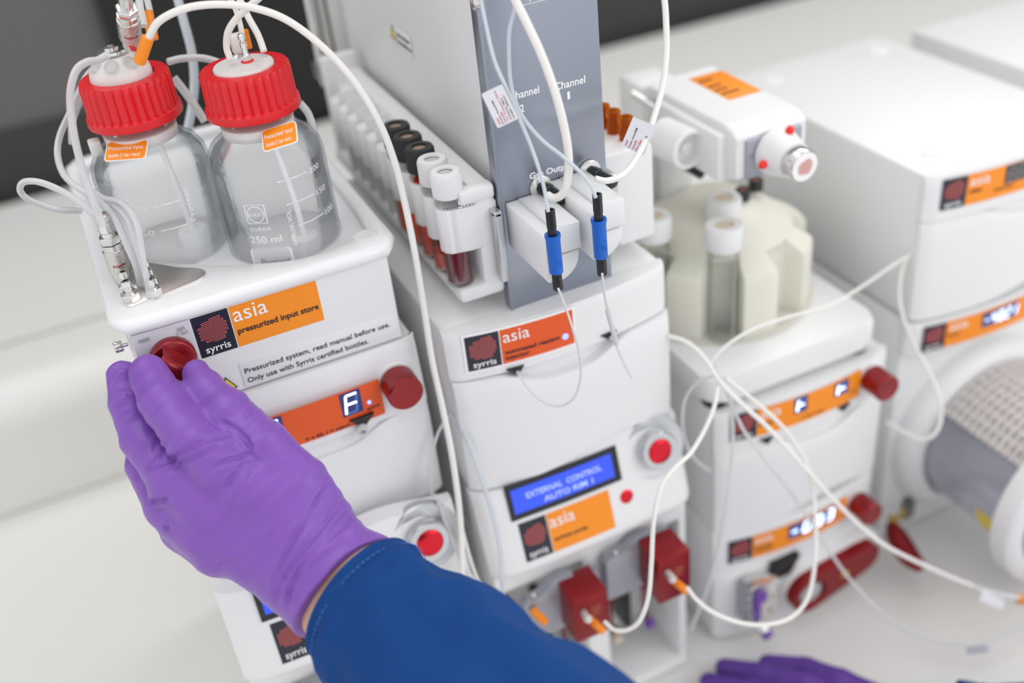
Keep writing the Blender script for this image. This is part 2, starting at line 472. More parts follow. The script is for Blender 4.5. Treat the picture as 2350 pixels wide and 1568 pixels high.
def brand(parent, O, ex, ey, w, h, mp=None, name_mat='orange', bw=None, nw=None, lines=(), title_sz=None, gap=0.8, tx=1.0, dim=False):
    """black logo square and orange name plate, O = lower-left corner"""
    bw = bw or h*0.78
    ex = Vector(ex).normalized(); ey = Vector(ey).normalized(); O = Vector(O)
    a = MB(); a.map = mp
    a.strip(O, ex, ey, bw, h, 'navy', n=8, off=0.35)
    logo(a, O+ex*(bw*0.5)+ey*(h*0.60), ex, ey, bw*0.38)
    a.text('syrris', O+ex*(bw*0.16)+ey*(h*0.085), ex, ey, h*0.24, 'whiteink', width=bw*0.68, bold=0.06)
    p = a.build('logo_panel', parent)
    b = MB(); b.map = mp
    O2 = O+ex*(bw+gap)
    b.strip(O2, ex, ey, w-bw-gap, h, name_mat, n=24, off=0.35)
    ts = title_sz or h*0.42
    b.text('asia', O2+ex*tx+ey*(h*0.62), ex, ey, ts*1.25, 'whiteink', width=ts*1.75)
    for (s_, x, y, sz, wd) in lines:
        b.text(s_, O2+ex*x+ey*y, ex, ey, sz*1.08, 'ink', width=wd, bold=sz*0.022)
    q = b.build('name_label', parent)
    return p, q

SEG = {'0': 'abcdef', '1': 'bc', '2': 'abged', '3': 'abgcd', '4': 'fgbc', '5': 'afgcd', '6': 'afgedc', '7': 'abc', '8': 'abcdefg',
       '9': 'abfgcd', 'F': 'afge', '-': 'g', 'T': 'feg', ' ': '', 'c': 'ged'}
def digit(mb, O, ex, ey, w, h, ch, mn, offm=None, lw=None, off=0.6, lean=0.12):
    lw = lw or w*0.16
    P = {'a': ((0, h), (w, h)), 'b': ((w, h), (w, h/2)), 'c': ((w, h/2), (w, 0)), 'd': ((0, 0), (w, 0)),
         'e': ((0, h/2), (0, 0)), 'f': ((0, h), (0, h/2)), 'g': ((0, h/2), (w, h/2))}
    for k, (p, q) in P.items():
        on = k in SEG[ch]
        if not on and offm is None: continue
        p = (p[0]+p[1]*lean, p[1]); q = (q[0]+q[1]*lean, q[1])
        mb.ribbon([p, q], O, ex, ey, lw, mn if on else offm, off=off if on else off-0.1)

def front_curve(x0, x1, B=6.0):
    xc, hw = (x0+x1)/2, (x1-x0)/2
    def f(x):
        t = min(abs((x-xc)/hw), 1.0)
        return -B*(1-t*t)
    return f

def rrect(x0, x1, y0, y1, r, n=6):
    out = []
    for cx, cy, a0 in ((x1-r, y1-r, 0), (x0+r, y1-r, 90), (x0+r, y0+r, 180), (x1-r, y0+r, 270)):
        for k in range(n+1):
            a = math.radians(a0+90*k/n); out.append((cx+r*math.cos(a), cy+r*math.sin(a)))
    return out
def resample(poly, C, N):
    out = []
    for i in range(N):
        a = 2*math.pi*i/N; d = (math.cos(a), math.sin(a)); best = 1e9
        for k in range(len(poly)):
            p, q = poly[k], poly[(k+1) % len(poly)]
            ex_, ey_ = q[0]-p[0], q[1]-p[1]
            den = d[0]*ey_-d[1]*ex_
            if abs(den) < 1e-9: continue
            wx, wy = p[0]-C[0], p[1]-C[1]
            t = (wx*ey_-wy*ex_)/den; u_ = (wx*d[1]-wy*d[0])/den
            if t > 0 and -1e-6 <= u_ <= 1+1e-6: best = min(best, t)
        out.append((C[0]+d[0]*best, C[1]+d[1]*best))
    return out
def inset(poly, C, k):
    return [(C[0]+(p[0]-C[0])*k, C[1]+(p[1]-C[1])*k) for p in poly]
def smooth_poly(P, sub=6):
    Q = [Vector((p[0], p[1], 0)) for p in P]; n = len(Q); out = []
    for i in range(n):
        p0, p1, p2, p3 = Q[(i-1) % n], Q[i], Q[(i+1) % n], Q[(i+2) % n]
        for k in range(sub):
            t = k/sub
            v = 0.5*((2*p1)+(p2-p0)*t+(2*p0-5*p1+4*p2-p3)*t*t+(3*p1-p0-3*p2+p3)*t**3)
            out.append((v.x, v.y))
    return out
def atplane(px, py, P0, n):
    v = ray(px, py); n = Vector(n); return v*(Vector(P0).dot(n)/v.dot(n))

# ------------------------------------------------------------------ the setting
def struct(o):
    o['kind'] = 'structure'; return o
b = MB(); b.box(-1500, 3200, -1500, 3000, -LIFT-20, -LIFT, 'floor'); struct(b.build('floor', root=(0, 0, -LIFT)))
b = MB(); b.box(-1500, 3200, 1560, 1600, -LIFT, 900, 'wall'); struct(b.build('wall_back', root=(0, 1580, -LIFT)))
b = MB(); b.box(-1500, 3200, 1552, 1560, -LIFT, -509, 'walldark'); struct(b.build('trim_1', root=(0, 1556, -LIFT)))
b = MB()
b.box(-1100, 2300, -40, 1030, BENCH-30, BENCH, 'bench', 2)
struct_t = thing('lab_bench', (0, 500, -LIFT), 'pale grey laminate laboratory bench with a raised ledge along its back, under all the instruments', 'bench')
b.build('worktop', struct_t)
b = MB(); b.box(-1080, 2280, 40, 1020, -LIFT, BENCH-30, 'bench', 3); b.build('base_cabinet', struct_t)
b = MB()
prof = [(1030, BENCH), (1030, -645)]
for k in range(9):
    a = math.radians(90*k/8); prof.append((1074-44*math.cos(a), -645+44*math.sin(a)))
prof += [(1131, -601), (1131, -606), (1136, -606), (1136, -600), (1525, -600), (1530, -604), (1530, BENCH)]
b.prism([(y, z) for y, z in prof], 'x', -1100, 2300, 'bench')
b.box(-1100, 2300, 1131.2, 1135.8, -606.2, -604, 'seam')
b.build('raised_ledge', struct_t)
b = MB(); b.box(70, 640, 1538, 1551, -599.5, 400, 'blackcab', 4)
tag(b.build('dark_panel', root=(355, 1545, -600)), 'tall black panel standing at the back of the bench behind the two bottles', 'panel')

# ------------------------------------------------------------------ pressurized input store with tray lid
base = (65, 680, -366)
st = thing('pressurized_input_store', base, 'white pressurized input store with translucent tray lid and orange label, topmost on the left stack', 'lab instrument')
N = 72; C = (65, 680)
b = MB()
lo = [resample(rrect(-14, 145.5, 548.5, 808, 5), C, N)]
li = resample(rrect(-9, 141, 556, 803, 5), C, N)
def lz(l, z): return [(p[0], p[1], z) for p in l]
b.loft([lz(inset(lo[0], C, .99), -366), lz(lo[0], -364.5), lz(lo[0], -305), lz(li, -305), lz(li, -336)], 'white2')
b.build('casing', st)
b = MB()
out = resample(rrect(-20, 150.5, 545, 815, 13), C, N)
opening = smooth_poly([(140, 586), (127, 567), (97, 562), (72, 570), (42, 589), (12, 617), (-6, 648), (-10, 700), (-10, 780), (0, 800), (60, 803), (125, 803), (140, 790), (142, 700)], 5)
inn = resample(opening, C, N)
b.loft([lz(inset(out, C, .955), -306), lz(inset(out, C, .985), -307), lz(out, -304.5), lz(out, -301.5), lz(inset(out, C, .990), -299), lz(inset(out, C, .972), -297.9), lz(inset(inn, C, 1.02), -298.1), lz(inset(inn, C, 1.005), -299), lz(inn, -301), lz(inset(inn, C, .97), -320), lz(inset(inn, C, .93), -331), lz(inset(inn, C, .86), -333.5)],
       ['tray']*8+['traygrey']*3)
b.lathe([(7.5, 0), (7.5, .4), (6.6, .8), (4.5, .5)], (atz(838, 540, -298).x, atz(838, 540, -298).y, -298.2), Z1, 'tray', 28)
b.ang = 50
b.build('tray_lid', st)
# connector plate
b = MB()
pl = smooth_poly([(-8.5, 572), (-8.5, 590), (-8.5, 622), (0, 622), (14, 606), (26, 592), (36, 584), (39.5, 577), (36, 570.5), (22, 567), (5, 563.5), (-7, 562.5)], 4)
b.prism(pl, 'z', -298.2, -296.9, 'plate', 0.2)
b.build('connector_plate', st)
def hexfit(parent, x, y, z, s=1.0, name='hose_fitting', hl=9):
    b = MB()
    b.lathe([(5.2*s, 0), (5.6*s, .5), (5.6*s, 3.6), (5.0*s, 4.2)], (x, y, z), Z1, 'chrome', 6)
    b.lathe([(3.6*s, 4.2), (3.6*s, 5.4), (2.5*s, 5.6), (2.5*s, hl), (3.2*s, hl+.3), (2.6*s, hl+3), (1.5*s, hl+3.2), (1.4*s, hl)], (x, y, z), Z1, 'chrome', 20)
    b.ang = 25
    return b.build(name, parent)
ZP = -296.9
for (x, y) in ((-4.2, 570), (-4.0, 582)): hexfit(st, x, y, ZP)
for (x, y) in ((8.2, 567.5), (7.6, 580), (7.0, 592), (6.4, 604)):
    hexfit(st, x, y, ZP, 0.92, hl=7)
def quick_connector(parent, O, ax, name='quick_connector'):
    b = MB()
    b.lathe([(5.0, 0), (5.0, 4), (5.6, 4.4), (5.6, 6)], O, ax, 'chrome', 28)
    b.lathe([(6.0, 6), (6.3, 6.5), (6.3, 20), (6.0, 20.5)], O, ax, 'nickel', 32)
    b.lathe([(5.6, 20.5), (5.7, 24), (5.0, 24.3)], O, ax, 'chrome', 28)
    b.lathe([(5.8, 24.6), (6.0, 25), (6.0, 28.5), (5.4, 29)], O, ax, 'chrome', 6)
    b.lathe([(3.7, 29), (3.4, 31), (4.1, 32), (3.7, 38), (4.3, 39), (4.3, 42), (3.4, 43)], O, ax, 'chrome', 24)
    b.ang = 25
    q = b.build(name, parent)
    b = MB(); zz_ = 15.0
    axn = Vector(ax).normalized(); c = Vector(O)+axn*11; tc = (-c); tc = (tc-axn*tc.dot(axn)).normalized(); sdv = axn.cross(tc)
    b.map = lambda v: c+axn*v.z+tc*(6.42*math.cos(v.x/6.3))+sdv*(6.42*math.sin(v.x/6.3))
    b.text('Swagelok', (-3.6, 0, 0), X1, Z1, 2.6, 'tagred', width=8.0, off=0, bold=.03, ext=.01, shear=.3); b.build('red_script', q)
    return q
QO = Vector((-5.0, 597, ZP))
quick_connector(st, QO, Z1)
b = MB(); b.lathe([(1.4, 0), (1.6, 10), (.9, 26), (.4, 30)], (-9.5, 605, ZP), Z1, 'chrome', 14); b.build('relief_pin', st)
# front fittings of the store
b = MB(); b.box(-11.5, 20.6, 546.9, 549.5, -346, -307.5, 'lilac', 0.6); 
b.text('vent', aty(318, 790, 546.4), X1, Z1, 5.2, 'greyink', width=6.6, off=.1)
b.text('on', aty(408, 762, 546.4), X1, Z1, 5.2, 'greyink', width=4.2, off=.1)
b.text('(1 bar)', aty(406, 772, 546.4), X1, Z1, 3.6, 'greyink', width=6.5, off=.1)
b.build('selector_panel', st)
KC = Vector((6.6, 547, -327.0))
b = MB(); b.lathe([(12.6, 0), (12.9, .6), (12.9, 5.6), (12.2, 6.6), (11.6, 6.9)], KC, (0, -1, 0), 'redknob', 48)
a = math.radians(-52); ex = Vector((math.cos(a), 0, math.sin(a))); eyv = Vector((-math.sin(a), 0, math.cos(a)))
grip = []
for i in range(13):
    t = -1+2*i/12
    grip.append(t)
def gripfn(u, v):
    L = 12.4*(-1+2*u); q = -1+2*v
    hgt = 15.5*(1-abs(q)**5)*(1-0.28*abs(-1+2*u)**4)
    return KC + ex*L + eyv*(q*(5.2+1.2*(1-abs(-1+2*u)))) + Vector((0, -1, 0))*(6.2+hgt)
b.grid(gripfn, 24, 20, 'redknob')
b.ang = 60
b.build('selector_knob', st)
b = MB(); b.cyl((-14, 560, -318.5), (-1, 0, 0), 1.1, 5, 'chrome'); b.lathe([(2.9, 3), (3.1, 3.4), (3.1, 7.4), (2.7, 7.9)], (-14, 560, -318.5), (-1, 0, 0), 'nickel', 24, flute=lambda k, a: 1+.05*math.cos(a*12)); b.build('thumb_screw', st)
O = aty(463, 824, 548.5); 
brand(st, (21.7, 548.5, -335.6), X1, Z1, 74.3, 27.2, bw=21.3, lines=(('pressurized input store', 1.5, 8.6, 5.0, 49),), title_sz=11.5, tx=1.2)
b = MB()
b.box(40.5, 139, 547.9, 548.6, -363.5, -346.5, 'white', 0.2)
b.text('Pressurized system, read manual before use.', aty(563, 858, 547.8), X1, Z1, 5.0, 'ink', width=92, off=.1, bold=.05)
b.text('Only use with Syrris certified bottles.', aty(570, 879, 547.8), X1, Z1, 5.0, 'ink', width=76.5, off=.1, bold=.05)
b.build('instruction_label', st)
b = MB(); w = aty(538, 872, 547.5)
b.ribbon([(-5, -3), (5, -3), (0, 5.5)], (w.x-4.5, 547.9, w.z-2.5), X1, Z1, 1.0, 'ink', off=.35, closed=True)
b.prism([(w.x-8.7, w.z-5), (w.x-.3, w.z-5), (w.x-4.5, w.z+2.1)], 'y', 547.75, 548.4, 'yellow')
b.build('warning_triangle', st)

# ------------------------------------------------------------------ generic module parts
def module(name, label, x0, x1, y, depth, zt, zb, B, zl=None, scoop=10, arch=10, arch_c=0.35, mn='white', chamfer=0, door_y=1.5, yb=None, cat='lab instrument', scoop_c=.12):
    base = ((x0+x1)/2, y+depth/2, zb)
    t = thing(name, base, label, cat)
    b = MB(); b.box(x0+.6, x1-.6, y+7, y+depth, zb, zt, 'white', 3); b.build('casing', t)
    def yf(off=0, top=0, ch=0):
        return lambda q, s_: y+off - B*(1-q*q) + 3.5*abs(q)**26 + top*math.exp(-s_*14) + ch*(1-s_)
    b = MB()
    b.panel(x0, x1, lambda q: zt, lambda q: zl, yf(0, 2, chamfer), y+9, mn, 44, 10)
    b.build('upper_fascia', t)
    def dz(q): return zl-.9-scoop*math.exp(-((q-scoop_c)/.42)**4)
    def db(q): return zb+.5+arch*math.exp(-((q-arch_c)/.5)**2)
    b = MB(); b.panel(x0+.4, x1-.4, dz, db, yf(door_y-2.5, 2), y+9, 'white2' if mn == 'white' else mn, 44, 18)
    b.build('door', t)
    b = MB(); b.panel(x0+12, x1-12, lambda q: zl-.3, lambda q: zl-scoop-6, lambda q, s_: y+3.5-B*(1-q*q)*.8-3.0*s_, y+9, 'white', 30, 6); b.build('finger_recess', t)
    return t
def feet(parent, x0, x1, y0, y1, z, h=4):
    for x in (x0+14, x1-14):
        for yy in (y0+18, y1-18):
            b = MB(); b.cyl((x, yy, z), Z1, 8, h, 'black'); b.build('foot', parent)
def red_knob(parent, c, r=10.6, h=20, name='control_knob', y_base=None):
    b = MB()
    b.lathe([(r-.8, 0), (r, .6), (r, h-1.2), (r-1.0, h), (r-2.2, h-.3)], c, (0, -1, 0), 'redknob', 48)
    return b.build(name, parent)

# left stack, second from top: reagent injector
fc = front_curve(-14, 149, 4)
mp1 = lambda v: Vector((v.x, v.y+fc(v.x), v.z))
inj = module('reagent_injector', 'white injector module with lit F and red knob, second in the left stack', -14, 149.5, 543, 255, -367, -492, 4, zl=-416, chamfer=5, arch=4, scoop=11)
b = MB(); b.map = mp1
b.strip((37.5, 542.6, -411), X1, Z1, 81.5, 27, 'orange2', 24, .5)
for (x, dot) in ((41.5, 0), (92, 1)):
    b.obox((x, 542.5, -402.5), X1, Z1, 13.5, 17.5, .75, 'segbg')
    digit(b, Vector((x+2.2, 542.3, -400.6)), X1, Z1, 7.2, 13.4, 'F', 'seg', 'segdim', lw=1.5, off=.8)
b.lathe([(1.2, 0), (1.2, .6), (.6, .9)], (110, 542.1, -398), (0, -1, 0), 'led', 16)
b.text('active', (107.8, 542.1, -403.6), X1, Z1, 3.2, 'ink', width=8.6, bold=.05, off=.2)
b.text('F = fill, I = inject', (66, 542.1, -410), X1, Z1, 3.3, 'ink', width=29, bold=.05, off=.2)
b.build('display_strip', inj)
b = MB(); b.lathe([(12.8, 0), (13.2, .5), (12.6, 3)], (131, 545, -391.5), (0, -1, 0), 'white', 40); b.build('knob_collar', inj)
red_knob(inj, (131, 541.5, -391.5), 11.6, 17)
b = MB(); nz = aty(838, 992, 533); b.lathe([(4, 0), (4, 9), (2, 9), (2, 1)], nz+Vector((0, 9, 1)), (-.15, -1, -.1), 'ptfe', 24)
b.prism([(nz.x-7, nz.z+9), (nz.x+9, nz.z+9), (nz.x+1, nz.z+1)], 'y', 536.5, 540, 'black'); b.build('outlet_nozzle', inj)

def frame4(bl, br, tl):
    ex = (br-bl); w = ex.length; ex = ex.normalized(); e = tl-bl; ey = (e-ex*e.dot(ex)); h = ey.length
    return bl, ex, ey.normalized(), w, h
def plate2d(mb, poly, O, ex, ey, off, thick, mn, bend=0.0):
    n = ex.cross(ey)
    def P(p, c):
        return O+ex*p[0]+ey*p[1]+n*(c-bend*p[0]*p[0])
    A = [mb.bm.verts.new(P(p, off)) for p in poly]; B = [mb.bm.verts.new(P(p, off-thick)) for p in poly]
    k = len(poly)
    fs = [mb.bm.faces.new(A), mb.bm.faces.new(B[::-1])]+[mb.bm.faces.new((A[i], B[i], B[(i+1) % k], A[(i+1) % k])) for i in range(k)]
    mb._fin(fs, mn)

# ------------------------------------------------------------------ solvent bottles
def bottle(cx, cy, label, kind):
    zb = -333.0
    t = thing('solvent_bottle', (cx, cy, zb), label, 'bottle', 'pressurized bottles in the tray')
    O = (cx, cy, zb)
    b = MB()
    outp = [(0.01, 1.2), (20, 1.0), (29, 0.1), (33, 1.6), (35, 6), (35, 82), (34, 88), (30.5, 94), (24, 99), (20.6, 103), (20.2, 107), (20.2, 112), (19.2, 114), (19.2, 134)]
    inp = [(17.4, 134), (17.4, 112), (18.2, 104), (22.4, 97.5), (29, 92), (32.2, 87), (33.2, 82), (33.2, 8), (31, 4), (20, 3.4), (0.01, 3.6)]
    b.lathe(outp+inp, O, Z1, 'glass', 56, caps=False); b.ang = 60
    b.build('glass_body', t)
    # screw cap
    def fl(k, a):
        if 2 <= k <= 5:
            return 1-0.06*(0.5+0.5*math.cos(a*30))**2.2
        return 1
    b = MB()
    b.lathe([(27.4, 112.5), (27.7, 113.3), (27.4, 117.2), (26.3, 118.2), (26.0, 134), (25.8, 136.6), (24.8, 138), (18.2, 138.2), (17.8, 137.6), (17.8, 132)], O, Z1, 'red', 240, flute=lambda k, a: fl(k, a) if k in (3, 4, 5) else 1)
    word = ' DURAN GL 45  QUALITY '
    for w0, wd in ((-100, 'DURAN GL 45'), (75, 'SCHOTT')):
        for i, ch in enumerate(wd):
            a = math.radians(w0 - i*-8.2)
            rad = Vector((math.cos(a), math.sin(a), 0)); tn = Vector((-rad.y, rad.x, 0))
            if ch != ' ': b.text(ch, Vector(O)+Vector((0, 0, 138.1))+rad*19.6-tn*1.2, tn, -rad*-1, 4.4, 'red', off=.12, ext=.25, bold=.1)
    b.ang = 40
    b.build('screw_cap', t)
    Z = zb+138
    if kind == 'left':
        b = MB(); b.lathe([(17.6, -5), (17.6, 1.2), (17.0, 4.5), (14.6, 8.5), (10, 12.5), (5, 14), (.01, 14.2)], (cx-1, cy, Z), Z1, 'insert', 40); b.ang = 60
        for a in (200, 250, 300, 350):
            r_ = math.radians(a); c = Vector((cx-1+11.6*math.cos(r_), cy+11.6*math.sin(r_), Z+8.2))
            b.lathe([(4.4, -2), (4.4, 1.2), (3.8, 1.8)], c, (math.cos(r_)*.8, math.sin(r_)*.8, .75), 'insert', 24)
        b.build('port_insert', t)
        b = MB(); b.lathe([(9.0, 0), (9.2, .6), (8.2, 1.8), (4.2, 2.2), (4.0, 3.4), (1.8, 4.0), (1.6, 2.6)], (cx-2, cy, Z+13.9), Z1, 'chrome', 40); b.build('steel_washer', t)
    else:
        b = MB(); b.lathe([(17.4, -5), (17.4, .6), (16.8, 1.6), (.01, 1.7)], (cx, cy, Z), Z1, 'insert', 48); b.build('port_insert', t)
        p = atz(568, 141, Z+1.7)
        b = MB(); b.lathe([(3.6, 0), (3.6, .8), (2.5, 1)], p, Z1, 'redplug', 24)
        b.lathe([(3.0, .8), (3.0, 3.4), (2.6, 3.8)], p, Z1, 'chrome', 6)
        b.lathe([(2.2, 3.8), (1.6, 5), (1.6, 8.4), (2.1, 8.6), (2.1, 11), (1.5, 11.4), (1.5, 12.6), (2.2, 13), (2.2, 15.4), (1.5, 16)], p, Z1, 'chrome', 20); b.ang = 30
        b.build('hose_fitting', t)
        p = atz(542, 133, Z+1.7)
        b = MB(); b.lathe([(3.0, 0), (2.7, 1.0), (1.6, 1.5), (1.2, 1.0)], p, Z1, 'chrome', 6); b.build('screw', t)
        p = atz(552, 122, Z+1.7)
        b = MB(); b.box(p.x-4, p.x+4, p.y-2, p.y+5, Z+1, Z+13, 'insert', 1.6); b.build('frosted_port', t)
        b = MB(); b.cyl(p+Vector((5.5, 2, 1)), Z1, 2.4, 11, 'orangepl'); b.build('orange_fitting', t)
    # neck collar and tag
    b = MB(); b.lathe([(19.6, 99.5), (21.2, 99.5), (21.6, 106), (20.4, 106.4)], O, Z1, 'insert', 40); b.ang = 50; b.build('neck_collar', t)
    if kind == 'left':
        fr = frame4(D(238, 371, 613), D(334, 364, 611), D(229, 328, 619)); s1, s2 = 'Pressurized input', 'bottle (1 bar max)'
        b = MB(); c = D(218, 340, 628); b.box(c.x-3, c.x+4, c.y-3, c.y+6, c.z-4.5, c.z+4.5, 'insert', 1.2); b.build('collar_clip', t)
    else:
        fr = frame4(D(604, 350, 600), D(684, 325, 597), D(594, 303, 607)); s1, s2 = 'Pressurized input', 'bottle (1 bar max)'
    Ob, ex, ey, w, h = fr
    b = MB(); plate2d(b, rrect(0, w, 0, h, 2.2, 5), Ob, ex, ey, 0, .8, 'whiteink'); plate2d(b, rrect(.6, w-.6, .5, h-.5, 2.0, 5), Ob, ex, ey, .12, .5, 'orange')
    b.text(s1, Ob+ex*1.6+ey*(h*.54), ex, ey, h*.30, 'whiteink', width=w-4, off=.2)
    b.text(s2, Ob+ex*2.6+ey*(h*.18), ex, ey, h*.27, 'whiteink', width=w-6.5, off=.2)
    b.build('orange_tag', t)
    # printed scale on the glass
    a0 = math.atan2(-cy, -cx)
    def wrap(v):
        r_ = 35.0 - v.y; a = a0+v.x/35.0
        return Vector((cx+r_*math.cos(a), cy+r_*math.sin(a), zb+7.5+v.z))
    b = MB(); b.map = wrap
    if kind == 'right':
        b.ribbon(rrect(-20, -8, 48, 60, .6, 2), (0, 0, 0), X1, Z1, .5, 'whitefaint', off=.12, thick=.08, closed=True)
        b.ribbon([(-14+5*math.cos(q*math.pi/12), 54+5*math.sin(q*math.pi/12)) for q in range(24)], (0, 0, 0), X1, Z1, .45, 'whitefaint', off=.12, thick=.08, closed=True)
        b.text('SCHOTT', (-18.4, 0, 52.8), X1, Z1, 2.8, 'whitefaint', width=8.8, off=.1, ext=.02)
        b.text('DURAN', (-19.5, 0, 43.2), X1, Z1, 3.2, 'whitefaint', width=12, off=.1, ext=.02, spacing=1.3)
        b.text('250 ml', (-21.5, 0, 35), X1, Z1, 6.5, 'whitefaint', width=19, off=.1, ext=.02)
        plate2d(b, rrect(-24, 2, 12, 31, 3, 4), Vector((0, 0, 0)), Vector(X1), Vector(Z1), .1, .06, 'whitefaint')
        b.text('Protect', (-18, 0, 20), X1, Z1, 6.2, 'greyink', width=18, off=.12, ext=.02)
        for zz, tx_, x_ in ((72, '200', 13), (57, '150', 15), (42, '100', 19)):
            b.ribbon([(x_-10, zz), (x_, zz), (x_+9, zz)], (0, 0, 0), X1, Z1, .7, 'whitefaint', off=.12, thick=.08)
            b.text(tx_, (x_+11, 0, zz-2), X1, Z1, 5, 'whitefaint', width=9, off=.1, ext=.02)
        b.text('APPROX. VOL.', (6.2, 0, 30), Z1, (-1, 0, 0), 3.6, 'whitefaint', width=24, off=.0, ext=.02)
    else:
        for zz, tx_ in ((62, '100'), (46, '50')):
            b.ribbon([(-6, zz), (2, zz), (10, zz)], (0, 0, 0), X1, Z1, .7, 'whitefaint', off=.12, thick=.08)
            b.text(tx_, (-18, 0, zz-2), X1, Z1, 5, 'whitefaint', width=8, off=.1, ext=.02)
        b.text('Protect', (16, 0, 46), Z1, (-1, 0, 0), 5, 'whitefaint', width=22, off=.1, ext=.02)
    b.build('printed_scale', t)
    # intake filter and dip tube
    fx, fy = (cx+12, cy-7) if kind == 'left' else (cx+11, cy-5)
    b = MB(); b.lathe([(8.6, 0), (9.6, .8), (9.6, 31 if kind == 'left' else 21), (8.4, 33 if kind == 'left' else 23), (2.6, 33.6 if kind == 'left' else 23.6)], (fx, fy, zb+4.2), Z1, 'opaque', 32); b.build('intake_filter', t)
    b = MB(); zf = zb+4.2+(33 if kind == 'left' else 23)
    b.tube([(fx, fy, zf-1), (fx-1.5, fy, zf+30), (fx-6, fy+2, zf+70), (cx+1, cy, zb+134)], 1.9, 'opaque', 10, 6); b.build('dip_tube', t)
    return t
bottle(31.5, 643, 'clear glass bottle with red cap and a domed port top with a steel washer', 'left')
bottle(94.5, 608, 'clear glass bottle with red cap and a flat port top, printed 250 ml', 'right')

